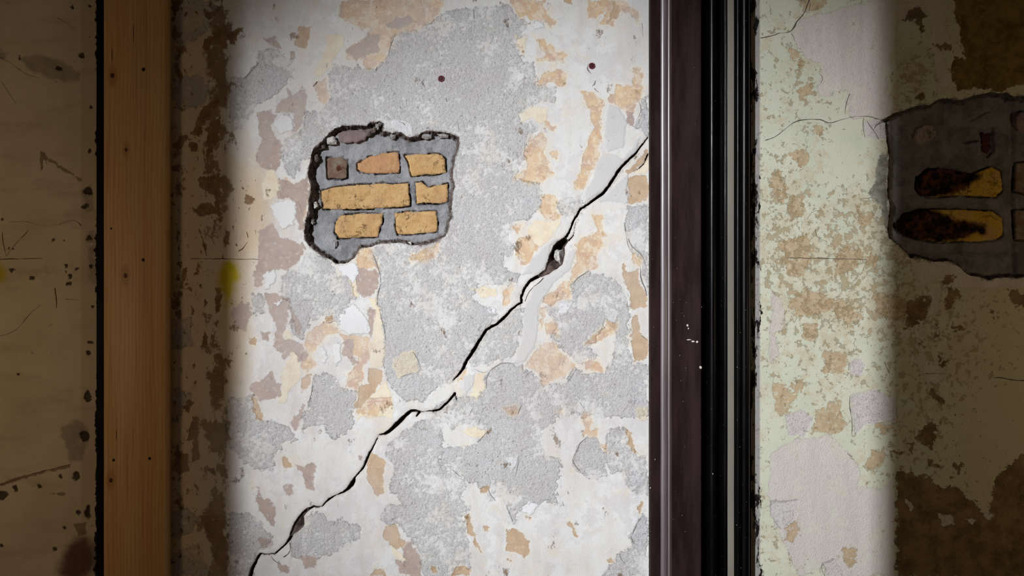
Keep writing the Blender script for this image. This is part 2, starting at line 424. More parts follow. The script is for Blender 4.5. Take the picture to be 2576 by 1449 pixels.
wf['tan'] = g.poly(polys('''C 430,150 500,150 490,240 470,280 410,260
E 1190,1060 1300,1080 1270,1160 1200,1270 1130,1370 1070,1370 1110,1190 1180,1170
E 200,800 260,790 260,860 220,860
E 640,1130 720,1090 700,1190 640,1260
F 230,0 280,0 330,150 310,190 270,170
F 1180,500 1210,450 1300,500 1320,530 1310,680 1310,780 1240,800 1170,650
F 1310,1060 1400,1030 1450,1140 1500,1160 1420,1240 1340,1200 1300,1130
F 1240,1410 1320,1410 1330,1449 1220,1449
F 1700,1370 1740,1370 1740,1410 1710,1410
F 490,480 540,490 550,560 510,580
D 1110,1010 1220,1000 1220,1140 1110,1170 1100,1100
D 1100,980 1220,860 1220,900 1160,960 1110,990
G 1550,200 1580,260 1660,240 1680,380 1730,460 1730,560 1600,560 1610,450 1570,370 1540,280
G 1610,640 1650,620 1670,760 1730,810 1740,930 1700,1000 1640,990 1610,800
H 1550,250 1610,290 1620,370 1660,450 1620,440 1590,360
H 380,740 410,710 450,730 440,780 390,770
H 260,960 290,940 300,1010 320,1050 310,1070 350,1110 360,1180 390,1250 350,1220 320,1130 280,1100
H 590,1080 660,1070 720,1110 780,1160 780,1240 740,1300 680,1260 590,1240 600,1160
H 150,1449 180,1390 240,1370 300,1400 310,1449
H 1070,1020 1110,1000 1140,1040 1170,1120 1150,1130 1120,1050
H 410,1030 460,1050 420,1090
H 740,970 800,970 780,1010
H 1650,890 1690,850 1680,940
H 1410,1320 1440,1300 1450,1340 1420,1350
H 600,1310 640,1320 630,1350
H 0,1370 20,1380 10,1410
D 490,265 525,260 520,300
D 1030,10 1060,30 1040,110 1000,130
E 840,640 900,620 890,680 850,690
D 755,10 790,0 790,30'''), warp=0.8)
wf['filler'] = g.poly(polys('''D 960,870 1080,900 1180,780 1150,880 1010,1070 850,1160 870,1080
G 900,300 1040,220 1100,110 1150,90 1110,250 980,370 880,500 850,560 840,740 830,860 740,1000 640,1010 700,860 720,700 740,540 800,400
G 1040,0 960,60 920,200 860,280 720,300 830,140 920,40
G 230,1110 320,1120 320,1200 260,1280 240,1200
D 1010,1080 1110,980 1110,1160 930,1150
D 1000,600 1060,620 1100,700 1080,840 1000,860 970,780'''))
wf['white'] = g.poly(polys('''E 930,230 1080,200 1110,290 1080,340 1050,360 980,300
E 960,600 1050,530 1130,580 1180,680 1180,770 1040,780 960,740 930,680
E 900,860 970,850 960,980 920,1030 890,930
E 790,880 830,900 860,1030 820,990
G 440,560 510,560 510,620 440,620
E 400,520 510,480 450,570
E 330,290 420,250 430,340 350,400
G 1030,520 1130,500 1130,560 1040,640
G 1400,520 1500,600 1480,680 1410,650
H 590,480 690,470 680,560 640,600
H 770,840 850,870 780,960 720,930
C 940,690 980,670 1080,710 1075,770 1010,760 920,720
L 870,100 900,70 950,110 1070,120 1070,200 960,170
C 260,1170 330,1140 410,1150 410,1280 340,1300
C 280,700 350,640 400,680 400,740 330,760
D 560,120 620,110 630,150 580,160
D 470,420 520,410 520,450 480,470'''), warp=0.8)
wf['stain'] = g.poly(polys('''A 1030,50 1060,60 1060,100 1030,90
A 1120,120 1140,130 1140,240 1060,220 1040,250 1010,240 1030,200 1100,160
A 1140,160 1220,145 1190,190 1190,240 1150,200
A 960,680 1010,560 1060,510 1100,480 1110,520 1060,580 1020,640 1010,690
A 1120,480 1145,490 1135,530 1115,520
A 1040,650 1110,580 1110,700 1040,800
A 870,740 900,680 950,690 900,760
A 950,720 990,720 990,770 960,770
A 865,840 910,820 900,860 865,860
A 1000,880 1040,890 1110,870 1110,1110 1090,1080 1080,980 1000,940
A 970,1050 1060,1020 1100,1060 1000,1090
A 1240,980 1280,1000 1280,1030 1240,1020
P 503,572 513,600 519,645 513,612
B 1090,0 1115,0 1110,90 1085,120 1080,110
B 1010,290 1030,215 1045,250 1040,290
B 920,600 950,560 980,580 950,620
B 970,640 1000,650 1000,780 1000,860 960,880 970,760 940,760 960,700
B 880,830 940,830 950,920 900,940 870,880
B 980,990 1000,1000 990,1040
B 1060,910 1070,908 1098,980 1085,985
B 1000,1150 1100,1140 1130,1240 1150,1300 1140,1449 1090,1400 1060,1300 1030,1200
B 1100,1080 1145,1090 1120,1120
B 880,1080 900,1070 930,1110 920,1120
B 880,120 915,130 905,150
B 1130,360 1165,370 1155,400
P 447,695 452,706 444,706
P 462,680 470,676 466,700 456,708
P 462,725 482,718 480,733
P 497,714 505,718 502,724 496,722
P 440,783 456,780 454,800 444,798
P 480,772 487,778 480,790
P 493,676 500,668 498,688 490,690
P 566,604 574,586 576,616 567,618
P 513,748 519,760 514,770
A 860,0 920,0 890,60 868,110
A 1135,1160 1160,1170 1140,1230 1125,1220
B 940,0 970,0 960,20
B 1100,1180 1130,1140 1140,1220'''), warp=0.8)
def gauss(x, y, cx, cy, rx, ry): return np.exp(-(((x - cx) / rx) ** 2 + ((y - cy) / ry) ** 2))
wf['yellow'] = np.clip(1.25 * gauss(g.wx, g.wy, 580, 690, 24, 34) + 0.55 * gauss(g.wx, g.wy, 574, 740, 13, 40) + 0.25 * gauss(g.wx, g.wy, 562, 800, 30, 60) + 0.3 * gauss(g.wx, g.wy, 545, 700, 40, 50), 0, 1)
wf['dens'] = np.clip(1.0 * sstep(g.gx, 640, 440) + 0.75 * gauss(g.gx, g.gy, 640, 520, 70, 170) + 0.6 * gauss(g.gx, g.gy, 600, 850, 50, 260), 0, 1) - 0.6 * gauss(g.gx, g.gy, 640, 60, 60, 110)

wf['brownwash'] = gauss(g.wx, 0, 548, 0, 34, 1) * (1 - 0.8 * gauss(g.gy, 0, 690, 0, 90, 1)) + 0.5 * gauss(g.wx, 0, 450, 0, 18, 1)
# the big diagonal crack: 'x,y' points with half widths
def wline(s, ws): return (pts(s), [float(a) for a in ws.split()])
CRACK = [
 wline('D 1226,778 1160,870 1100,920 1050,980 1000,1060 960,1110 900,1150 840,1190 800,1260 785,1300 766,1345 745,1370', '2 2.8 3.6 4.4 4.4 4 3.4 3.4 2.6 2.6 3.2 5'),
 wline('G 870,295 780,350 740,410 715,470 715,520 640,580 600,620 520,690 430,740 350,860 270,990 240,1060 190,1120 150,1160', '5 4 3.6 2.8 3 3.4 4 3.6 3.6 4.6 4.6 4 2.4 1.2'),
 wline('G 178,1256 130,1320 60,1390 0,1405 F 1720,115 1650,113 1600,116', '4.2 3 3.2 3 2.4 1.3 2'),
 wline('G 178,1260 195,1320 195,1350', '2 1.4 .5'),
 wline('F 1600,116 1560,108 1530,108 1480,150 1440,185 1400,222 1340,280 1310,298 1275,304 1240,370 1190,450 1150,550 1110,610 1070,650', '3 4 4 5 6.5 6 4.6 4 1.6 2.2 3.2 3.2 2.2 2'),
 wline('F 1600,116 1575,155', '4 2.5'),
 wline('F 1070,650 1060,680 1040,710 1010,745 980,770 950,782 920,790 860,830 805,885 740,885 690,905', '2.4 5 5.4 3.6 3.2 2 1.6 3 1.6 2.2 4'),
 wline('F 690,905 650,945 640,970', '4.2 5 5'),
 wline('F 575,1095 560,1115 545,1155 520,1185 480,1220 430,1270 370,1274 310,1275 270,1330 240,1400 225,1460', '4 5 4.2 2.8 2.5 2.2 2.2 3 4.2 5 5.5'),
 wline('Q 1075,-10 1040,120 1040,200 1010,300 920,415', '.9 1 1.2 1.5 2.4'),
 wline('D 1224,878 1200,930 1170,960 1150,975', '2.2 1.8 1.5 .8'),
]
WIDE1 = pts('Q 830,335 900,390 915,430 865,500 830,560 832,720 795,880 770,960 710,1000 650,1050 590,1085 480,1160 360,1220 290,1245 215,1215 240,1150 300,1105 360,1075 400,950 430,850 465,740 520,640 570,530 650,450 740,385')
WIDE2 = pts('R 640,400 690,395 650,480 600,560 612,720 590,770 500,850 400,920 350,960 300,930 350,800 410,680 480,570 550,480')
wc = g.lines(CRACK, warp=0.45)
wc = g.poly([WIDE1, WIDE2], warp=0.3, out=wc)
wc = g.snap(wc)
hole = g.poly([HOLE1], warp=0.55)
hole = g.snap(hole)
br = g.poly(BRICKS1, warp=0.0)
gx, gy = g.gx, g.gy
inner = (gx > 420) & (gx < 1660) & (gy > -140) & (gy < 1590)
und = fbm(gx, gy, 160, 3, 40) * 0.8
rough = fbm(gx, gy, 9, 2, 44)
dep = und + 1.1 * sstep(wf['gray'], -2, 1.5) * (1 + 0.0 * gx) + sstep(wf['gray'], -2, 3) * 0.55 * rough
dep -= 0.7 * sstep(wf['filler'], -4, 4) + 0.5 * sstep(wf['white'], -1.5, 1.5)
dep += 0.35 * sstep(wf['tan'], -1.5, 1) + 0.3 * sstep(wf['peach'], -1.5, 1)
dep -= 0.5 * sstep(wf['cream'], -1.5, 1) * (wf['gray'] > 0)
dep += 0.9 * sstep(wc, -9, 0)                                           # worn lips of the crack
t1 = ((gx - 1378) * 0.55 + (662 - gy) * 0.85) / 45
cd = 30 * sstep(wc, 0, 2.2)
in1 = g.poly([WIDE1], warp=0.3); in2 = g.poly([WIDE2], warp=0.3)
cd = np.where(in1 > -1, (7 + 34 * sstep(t1, -0.1, 0.8)) * sstep(in1, -0.5, 6) + 1.2 * rough, cd)
cd = np.where(in2 > -1, (9 + 16 * sstep(gx - 735 - (1340 - gy) * 0.5, 0, 28)) * sstep(in2, -0.5, 4) + 1.2 * rough, cd)
dep = dep + np.where(wc >= 0, cd, 0)
rim = hole + 9 * fbm(gx, gy, 20, 4, 51, 0.65)
hd = 34 * sstep(rim, 0, 9) + 2.6 * fbm(gx, gy, 22, 4, 60) * sstep(hole, 2, 12) + 1.0 * rough
crev = sstep(br, -5, -2) * sstep(br, 3, -1) * sstep(fbm(gx, gy, 34, 3, 70), -0.12, 0.1)
hd = hd + 14 * crev + 8 * sstep(br, 0, 3)
hd -= 6 * sstep(gy, 372, 345) * sstep(hole, 3, 12)                         # mortar lip along the top
hd -= 9 * sstep(gy, 600, 640) * sstep(hole, 0, 8)
dep = np.where(hole >= 0, und + hd, dep)
dep = np.where(inner, dep, und)
wf['crack'] = np.where(inner, wc, -10); wf['hole'] = np.where(inner, hole, -14)

def wall_back_material():
    n = NT('peeling_plaster')
    def edge(off, amp=1.0):
        a = n.noise(60, 7, 0.68, off=off)
        return n.math('MULTIPLY_ADD', a, 30.0 * amp, -15.0 * amp)
    def mask(name, off, soft=1.6, amp=1.0, shift=0.0):
        return n.step(n.math('ADD', n.math('ADD', n.attr(name), shift), edge(off, amp)), -soft, soft)
    grain = n.noise(270, 4, 0.7); big = n.noise(9, 4); mid = n.noise(32, 6, 0.65); fine = n.noise(120, 5, 0.7, off=27)
    streak = n.noise(26, 5, 0.6, stretch=(1.0, 1.0, 0.3), off=5)
    wear = n.noise(85, 6, 0.7, off=33)                                      # how well a layer has held
    base = n.mix(n.step(big, 0.35, 0.65), lin(221, 221, 219), lin(230, 231, 232))
    base = n.mix(n.step(streak, 0.46, 0.68, 0, 0.7), base, lin(214, 207, 201))
    base = n.mix(n.step(n.math('MULTIPLY_ADD', mid, 0.5, n.math('MULTIPLY', big, 0.6)), 0.54, 0.62, 0, 0.6), base, lin(208, 206, 206))
    base = n.mix(n.step(n.noise(19, 6, 0.66, off=91), 0.52, 0.66, 0, 0.6), base, lin(222, 214, 198))
    base = n.mix(n.step(n.noise(250, 3, 0.6, off=95), 0.58, 0.75, 0, 0.35), base, lin(186, 184, 182))
    base = n.mix(n.step(n.attr('dens'), 0.1, 0.9, 0, 0.85), base, lin(206, 182, 146))
    # rough grey backing coat
    gcol = n.mix(n.step(mid, 0.3, 0.7), lin(203, 204, 206), lin(214, 215, 216))
    gcol = n.mix(n.step(big, 0.42, 0.62, 0, 0.6), gcol, lin(202, 197, 199))
    gcol = n.mix(n.step(fine, 0.52, 0.68, 0, 0.5), gcol, lin(184, 184, 187))
    gcol = n.mix(n.step(grain, 0.53, 0.72, 0, 0.65), gcol, lin(166, 166, 170))
    gcol = n.mix(n.step(grain, 0.47, 0.32, 0, 0.7), gcol, lin(228, 230, 230))
    speck = n.step(n.noise(230, 2, 0.5, off=61, stretch=(1, 1, 0.7)), 0.615, 0.69)
    gcol = n.mix(n.math('MULTIPLY', speck, n.step(n.noise(20, 4, off=71), 0.4, 0.62, 0.2, 0.75)), gcol, lin(112, 110, 112))
    gcol = n.mix(n.step(n.attr('dens'), 0.3, 0.9, 0, 0.7), gcol, lin(176, 164, 154))
    mg = n.math('MULTIPLY', mask('gray', 1.0, 2.6, 1.5), n.step(n.math('MULTIPLY_ADD', n.noise(13, 5, 0.6, off=81), 0.55, n.math('MULTIPLY', wear, 0.5)), 0.60, 0.46, 0.25, 1.0))
    col = n.mix(mg, base, gcol)
    patch = n.step(n.noise(48, 6, 0.7, off=40), 0.60, 0.66)                # shreds of white left on the grey coat
    col = n.mix(n.math('MULTIPLY', patch, n.math('MULTIPLY', mg, 0.7)), col, lin(222, 222, 221))
    # paint layers
    halo = mask('peach', 2.0, 3.5, 1.5, 6.0)
    col = n.mix(n.math('MULTIPLY', halo, n.step(wear, 0.35, 0.6, 0.3, 0.8)), col, lin(231, 221, 203))
    mcr = n.math('MULTIPLY', mask('cream', 3.0, 2.2), n.step(wear, 0.3, 0.45, 0.5, 1))
    col = n.mix(mcr, col, n.mix(n.step(mid, 0.4, 0.65), lin(233, 224, 202), lin(226, 211, 188)))
    mp = mask('peach', 2.0, 1.8, 1.2, 0.0)
    pcol = n.mix(n.step(n.noise(40, 6, 0.68, off=3), 0.4, 0.62), lin(211, 182, 152), lin(222, 197, 164))
    pcol = n.mix(n.step(n.noise(22, 5, 0.65, off=9), 0.46, 0.6), pcol, lin(202, 176, 158))
    pcol = n.mix(n.step(n.noise(70, 5, 0.7, off=12), 0.56, 0.66, 0, 0.75), pcol, lin(230, 218, 198))
    pcol = n.mix(n.step(n.noise(38, 8, 0.74, off=88), 0.515, 0.56, 0, 0.7), pcol, lin(228, 216, 196))
    pcol = n.mix(n.step(n.noise(52, 7, 0.72, off=44), 0.58, 0.62, 0, 0.7), pcol, lin(196, 164, 132))
    col = n.mix(n.math('MULTIPLY', mp, n.step(wear, 0.70, 0.56, 0.55, 1.0)), col, pcol)
    mm = mask('mauve', 4.0, 2.0)
    mcol = n.mix(n.step(mid, 0.35, 0.65), lin(176, 159, 152), lin(188, 170, 159))
    mcol = n.mix(n.step(grain, 0.55, 0.75, 0, 0.5), mcol, lin(160, 146, 140))
    col = n.mix(n.math('MULTIPLY', mm, n.step(wear, 0.68, 0.54, 0.55, 1.0)), col, mcol)
    mt = mask('tan', 5.0, 1.5)
    col = n.mix(n.math('MULTIPLY', mask('tan', 5.0, 2.5, 1.2, 3.5), 0.6), col, lin(231, 221, 204))
    col = n.mix(n.math('MULTIPLY', mt, n.step(wear, 0.7, 0.58, 0.6, 1.0)), col, n.mix(n.step(mid, 0.35, 0.65), lin(190, 165, 138), lin(204, 179, 151)))
    mf = mask('filler', 6.0, 2.5, 0.6)
    col = n.mix(n.math('MULTIPLY', mf, 0.9), col, n.mix(n.step(big, 0.35, 0.65), lin(205, 205, 206), lin(211, 210, 209)))
    mw = mask('white', 7.0, 1.8)
    col = n.mix(mw, col, lin(229, 230, 232))
    # flecks of brown and the stripped brown patches beside the batten
    sp = n.step(n.math('MULTIPLY_ADD', n.attr('dens'), 0.12, n.noise(58, 6, 0.66, off=13, stretch=(1, 1, 0.7))), 0.705, 0.745)
    bw = n.step(n.math('MULTIPLY_ADD', n.attr('brownwash'), 0.20, n.noise(21, 8, 0.7, off=57, stretch=(1, 1, 0.7))), 0.62, 0.68)
    ms = n.math('MAXIMUM', n.math('MAXIMUM', mask('stain', 8.0), sp), n.math('MULTIPLY', bw, 0.9))
    scol = n.mix(n.step(mid, 0.35, 0.65), lin(112, 84, 54), lin(140, 108, 74))
    col = n.mix(n.math('MULTIPLY', ms, n.step(wear, 0.7, 0.55, 0.6, 0.95)), col, scol)
    # faint dirt pores all over
    pore = n.step(n.noise(170, 3, 0.55, off=21), 0.70, 0.8)
    col = n.mix(n.math('MULTIPLY', pore, 0.5), col, lin(130, 122, 118))
    col = n.mix(n.step(n.noise(3.2, 4, off=50), 0.45, 0.65, 0, 0.35), col, lin(196, 190, 190))
    col = n.mix(n.step(n.math('MULTIPLY_ADD', n.noise(90, 4, 0.6, off=31), 0.5, n.attr('yellow')), 0.4, 1.25, 0, 0.95), col, lin(196, 174, 20))
    # dirt along the broken edge of the hole, and dirt with painted depth shade in the crack
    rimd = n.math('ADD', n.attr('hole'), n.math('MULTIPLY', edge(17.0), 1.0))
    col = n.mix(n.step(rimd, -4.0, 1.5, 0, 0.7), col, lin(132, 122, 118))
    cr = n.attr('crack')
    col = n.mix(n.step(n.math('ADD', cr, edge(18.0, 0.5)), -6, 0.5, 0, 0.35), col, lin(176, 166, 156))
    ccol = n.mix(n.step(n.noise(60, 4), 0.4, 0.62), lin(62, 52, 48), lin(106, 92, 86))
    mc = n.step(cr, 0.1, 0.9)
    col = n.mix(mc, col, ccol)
    h = n.math('MULTIPLY', mg, -0.5)
    h = n.math('ADD', h, n.math('MULTIPLY', n.math('MULTIPLY', n.math('ADD', grain, n.math('MULTIPLY', fine, 0.8)), mg), 1.6))
    for m, a in ((mcr, .25), (mp, -.22), (mm, -.22), (mt, -.35), (mf, .3), (mw, .45), (ms, -.4), (patch, .15)):
        h = n.math('ADD', h, n.math('MULTIPLY', m, a))
    h = n.math('ADD', h, n.math('MULTIPLY', n.noise(220, 4, 0.65, off=2), 0.55))
    h = n.math('ADD', h, n.math('MULTIPLY', pore, -0.5))
    n.bump(h, 0.0016, 1.0)
    return n.out(col, 0.9, 0.15)

def mortar_material(name, a, b, rimcol):
    n = NT(name)
    v = n.noise(40, 5, 0.6); f = n.noise(320, 3, 0.65)
    col = n.mix(n.step(v, 0.35, 0.65), lin(*a), lin(*b))
    col = n.mix(n.step(f, 0.55, 0.75, 0, 0.6), col, lin(88, 86, 88))
    col = n.mix(n.step(n.noise(17, 6, 0.65, off=7), 0.44, 0.6, 0, 0.9), col, n.mul(col, 0.62))
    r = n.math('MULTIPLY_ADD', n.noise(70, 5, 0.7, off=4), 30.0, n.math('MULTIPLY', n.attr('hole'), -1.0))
    col = n.mix(n.step(r, 2.0, 9.0, 0, 0.9), col, n.mix(n.step(n.noise(90, 4, 0.7, off=14), 0.42, 0.58), lin(*rimcol), lin(*[c * 1.7 for c in rimcol])))  # broken plaster tone, darkened to deepen the shade at the rim
    # patchy dark tone in the joints round the bricks
    j = n.math('MULTIPLY', n.step(n.math('MULTIPLY_ADD', n.noise(80, 5, 0.7, off=8), 16.0, n.attr('joint')), 2.0, 6.5), n.step(n.noise(24, 4, off=12), 0.40, 0.52))
    col = n.mix(n.math('MULTIPLY', j, 0.9), col, lin(46, 42, 42))
    n.bump(n.math('MULTIPLY_ADD', f, 1.2, n.math('MULTIPLY', v, 2.0)), 0.0018)
    return n.out(col, 0.95, 0.1)

allin = (hole >= 0)
def face_all(m): return m[:-1, :-1] & m[1:, :-1] & m[1:, 1:] & m[:-1, 1:]
inhole = face_all(allin).ravel()
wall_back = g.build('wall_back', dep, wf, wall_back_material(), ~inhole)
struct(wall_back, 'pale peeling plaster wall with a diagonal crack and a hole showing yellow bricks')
MORTAR = mortar_material('grey_mortar', (148, 149, 153), (166, 167, 171), (70, 62, 58))
g.build('mortar_bed', dep, {'hole': wf['hole'], 'joint': br}, MORTAR, inhole, wall_back)
gback = g

# bricks: each a body of its own with a rough face and worn edges, set into the mortar
def brick_material(name, a, b, soot=False, tint=1.0):
    n = NT(name)
    v = n.noise(38, 5, 0.65); f = n.noise(260, 3, 0.6)
    col = n.mix(n.step(v, 0.35, 0.65), lin(*a), lin(*b))
    col = n.mix(n.step(n.noise(16, 3, off=5), 0.5, 0.66, 0, 0.5 * tint), col, lin(184, 146, 110))
    ck = n.math('ABSOLUTE', n.math('SUBTRACT', n.noise(24, 5, 0.62, off=17, dist=0.6), 0.5))
    gate = n.step(n.noise(18, 4, off=8), 0.52, 0.6)
    crk = n.math('MULTIPLY', n.step(ck, 0.013, 0.004), gate)
    col = n.mix(n.step(n.noise(60, 6, 0.75, off=19), 0.5, 0.62, 0, 0.45 * tint), col, lin(160, 124, 80))
    col = n.mix(n.math('MULTIPLY', crk, 0.55), col, lin(84, 60, 38))
    col = n.mix(n.step(f, 0.6, 0.72, 0, 0.6), col, lin(120, 92, 58))
    s = n.step(n.math('MULTIPLY_ADD', n.noise(45, 5, 0.65, off=2), 26.0, n.attr('soot')), 4.0 if soot else 9.0, 20.0 if soot else 16.0)
    col = n.mix(s, col, n.mix(n.step(v, 0.45, 0.62), lin(24, 17, 14) if soot else lin(70, 44, 34), lin(92, 54, 34)))
    h = n.math('MULTIPLY_ADD', crk, -1.5, n.math('MULTIPLY_ADD', v, 1.5, f))
    n.bump(h, 0.0016)
    return n.out(col, 0.92, 0.12)
def make_brick(P, front, mat, parent, soot=None, label=None, name='brick', thick=22, step=3.0, tilt=0.0, seed=0, bevel=1.8, rough=1.6, smooth=True):
    lo, hi = P.min(0) - 6, P.max(0) + 6
    q = Grid(np.arange(lo[0], hi[0], step), np.arange(lo[1], hi[1], step), warp=1.8, wsize=16)
    f = q.poly([P], warp=1.7 if bevel < 3 else 2.6); f = q.snap(f, -step * .6, step * .6)
    d = front + bevel * (1 - sstep(f, 0, 4)) + rough * fbm(q.gx, q.gy, 18, 3, 80 + seed, 0.7) + tilt * (q.gx - P[:, 0].mean())
    at = {'soot': q.poly([soot], warp=3) if soot is not None else np.full(f.shape, -14.0)}
    o = q.build(name, d, at, mat, face_all(f >= 0).ravel(), parent, smooth)
    bm = bmesh.new(); bm.from_mesh(o.data)
    e = [x for x in bm.edges if x.is_boundary]
    r = bmesh.ops.extrude_edge_only(bm, edges=e)
    for v in r['geom']:
        if isinstance(v, bmesh.types.BMVert): v.co.y += thick / 1000
    bmesh.ops.recalc_face_normals(bm, faces=bm.faces)
    bm.to_mesh(o.data); bm.free()
    o.data.polygons.foreach_set('use_smooth', [smooth] * len(o.data.polygons))
    if label: o['label'] = label
    return o
YEL = brick_material('yellow_stock_brick', (194, 156, 106), (204, 170, 122))
ORA = brick_material('orange_stock_brick', (194, 152, 110), (186, 142, 108))
DRK = brick_material('burnt_brick', (116, 90, 78), (136, 124, 112), tint=0.2)
RED = brick_material('broken_red_brick', (144, 128, 128), (128, 112, 114), tint=0.15)
labs = ['dark burnt brick end', 'wedge-shaped orange brick', 'yellow brick with a grey smeared end', 'long yellow brick with cracks across it',
        'short yellow brick with a notched top', 'crackled yellow brick', 'plain pale yellow brick']
for k, P in enumerate(BRICKS1):
    make_brick(P, 30.5 + (2, 0, 0.5, -1, 0, 0.5, 0.5)[k], DRK if k == 0 else ORA if k == 1 else YEL, wall_back, label=labs[k], seed=k,
               soot=circ(740 + 385 / 3.622, 280 + 505 / 3.622, 9) if k == 0 else None)
make_brick(pts('L 385,205 440,172 540,160 640,172 664,200 640,250 560,272 450,285 400,262'), 17, RED, wall_back, name='brick_fragment', label='pinkish broken brick end at the top of the hole', thick=26)
LIME = plain('lime_lump', (206, 203, 199)); BRNP = plain('brown_plaster', (118, 106, 98)); GRYP = plain('grey_plaster', (156, 154, 154))
def lump(s, d, mat, thick=24, seed=0, name='plaster_lump', parent=None):
    make_brick(pts(s), d, mat, parent or wall_back, name=name, thick=thick, bevel=5.0, rough=7.0, smooth=False, step=4.0, seed=seed)
lump('L 270,240 310,215 360,225 382,262 350,300 290,290', 9, LIME, 26)
lump('L 648,200 690,150 720,128 745,140 720,180 690,215 660,235', 5, BRNP, 28, 1)
lump('L 730,125 770,98 800,110 775,150 740,165', 4, GRYP, 28, 2)
lump('L 1150,210 1200,188 1240,205 1250,240 1200,250 1160,240', 10, GRYP, 26, 3)
lump('L 1290,195 1350,185 1400,205 1390,235 1320,240', 12, GRYP, 26, 4)
lump('L 870,205 910,200 930,225 900,245 870,235', 10, GRYP, 26, 5)
for i, q in enumerate(['L 165,400 200,380 215,430 180,470', 'L 150,820 190,815 200,860 165,880', 'L 125,960 160,950 165,1010 130,1020',
                       'L 215,300 255,285 270,320 230,340', 'L 1010,1195 1060,1190 1070,1225 1020,1225', 'L 340,1180 372,1170 376,1230 350,1250', 'L 565,1225 605,1220 600,1255 570,1260', 'L 1440,690 1462,670 1455,740 1440,750', 'L 1475,300 1505,280 1500,350 1480,360']):
    lump(q, 9 + 5 * (i % 3), (GRYP, BRNP, LIME)[(i * 7 + 1) % 3] if i < 7 else BRNP, 22, i)
# cracks and scuffs in the brick faces come with the material; the dark gaps are real gaps

#PART3
# ------------------------------------------------------------------ wall_right
HOLE2 = pts('M 95,270 180,220 300,175 450,150 540,105 690,115 790,80 880,60 1000,60 1050,95 1125,85 1260,110 1420,100 1500,300 1480,700 1510,1000 1440,1330 1300,1390 1125,1385 980,1390 880,1400 740,1370 640,1290 590,1270 480,1275 380,1250 310,1250 270,1190 220,1160 155,1110 150,1040 160,880 150,820 155,700 160,520 145,430 135,350 130,280')
BRICKS2 = polys('''M 396,660 480,604 560,600 640,612 720,630 790,640 850,618 930,590 990,620 1002,700 1000,764 960,800 800,796 650,790 540,802 430,792 392,740
M 236,1008 300,930 420,900 560,894 760,900 930,908 1000,956 1006,1080 960,1112 820,1122 700,1122 580,1128 480,1118 380,1098 270,1066
M 1110,560 1240,550 1330,560 1340,760 1200,780 1100,760
M 1100,900 1320,890 1330,1120 1110,1110''')
gr = Grid(axis((1760, 1880, 12), (1880, 2620, 2.0), (2620, 2900, 6), (2900, 3300, 40), (3300, 4488, 198)), rows(2.0))
rf = dict()
rf['pink'] = gr.poly(polys('''J 620,10 760,-20 1010,-20 1000,130 1020,200 990,280 1020,420 960,480 940,300 900,60 760,100 720,300 700,480 780,540 720,560 690,600 640,590 510,590 500,500 520,460 440,470 360,490 350,440 380,380 370,320 300,300 260,230 230,190 240,140 290,90 400,60
K 110,830 250,760 420,740 500,820 540,900 560,1000 700,1010 740,950 760,1449 400,1449 380,1400 270,1449 180,1300 110,1100
K 480,820 560,880 560,960 500,940
K 120,20 180,60 190,200 120,240
K 105,230 150,260 160,330 120,380
K 640,640 760,600 780,660 700,680
K 920,0 980,0 960,90 900,150 880,260 900,380 860,400 870,220 900,60
K 870,380 940,370 1000,400 980,430 880,430
K 880,470 930,430 990,440 960,480
J 820,1310 1000,1310 1180,1380 1391,1400 1391,1449 1000,1449 980,1380 860,1449'''))
rf['tan'] = gr.poly(polys('''J 220,990 280,980 280,1080 230,1110 200,1050
J 160,1220 300,1180 320,1300 280,1390 200,1380
J 480,1240 580,1250 560,1350 450,1380 440,1290
J 590,1290 640,1270 640,1340 600,1320
J 220,770 290,750 310,800 270,850 230,800
J 260,450 330,400 330,470 270,500
J 200,230 260,250 250,290 210,290
J 250,310 300,320 260,340
J 240,-10 390,-10 380,50 290,60
J 110,900 160,850 200,960 180,1020 120,980
J 330,640 380,640 370,690 330,680
K 200,60 300,0 400,40 500,60 580,150 520,190 460,150 440,100 330,130 250,130
K 280,180 350,190 340,260 290,250
K 380,310 500,330 490,420 380,430
K 640,30 720,30 830,80 820,140 720,170 650,120
K 120,450 180,480 250,540 200,640 140,620
K 340,620 450,560 500,680 440,740 330,720
K 630,820 690,800 690,880 620,930 590,900
K 650,690 720,690 740,720 680,740
K 180,1200 240,1170 260,1250 230,1290 190,1270
K 480,1310 540,1300 560,1340 530,1400 490,1380
K 215,470 280,460 280,520 230,530
J 560,1080 600,1060 640,1080 620,1130 570,1140
J 540,1030 570,1040 560,1070'''))
rf['brown'] = gr.poly(polys('''J 790,90 850,20 880,40 880,160 840,100
J 950,220 1000,210 1030,240 980,250
J 830,480 900,480 880,510 830,500
K 800,60 920,40 900,150 830,210 790,200
K 1000,-10 1080,10 1030,100 1000,90
K 1030,170 1110,210 1080,225 1030,200
K 900,690 960,680 940,760 920,800 880,780 840,750
K 800,770 840,780 820,830
K 920,490 990,560 980,590 930,550
K 860,270 910,280 890,310
K 950,170 970,240 940,240
K 960,340 1000,360 1000,410 980,380
K 720,800 780,830 760,850 720,830
K 900,850 960,880 970,900 910,890
K 1040,880 1080,880 1070,920
K 1230,110 1250,120 1240,150
K 1040,620 1050,640 1035,650
K 1010,940 1030,950 1020,985
K 750,920 880,930 960,1000 1060,1000 1130,1060 1200,1140 1260,940 1330,880 1400,830 1500,800 1500,1500 755,1449
J 1000,1380 1060,1390 1020,1449 980,1440
K 1300,0 1400,20 1400,100 1340,90'''))
rf['olive'] = gr.poly(polys('''J 1040,-60 1700,-60 1700,440 1391,430 1310,440 1260,460 1200,440 1060,450 1030,400 1040,280 1100,300 1080,240 1070,120 1040,90'''))
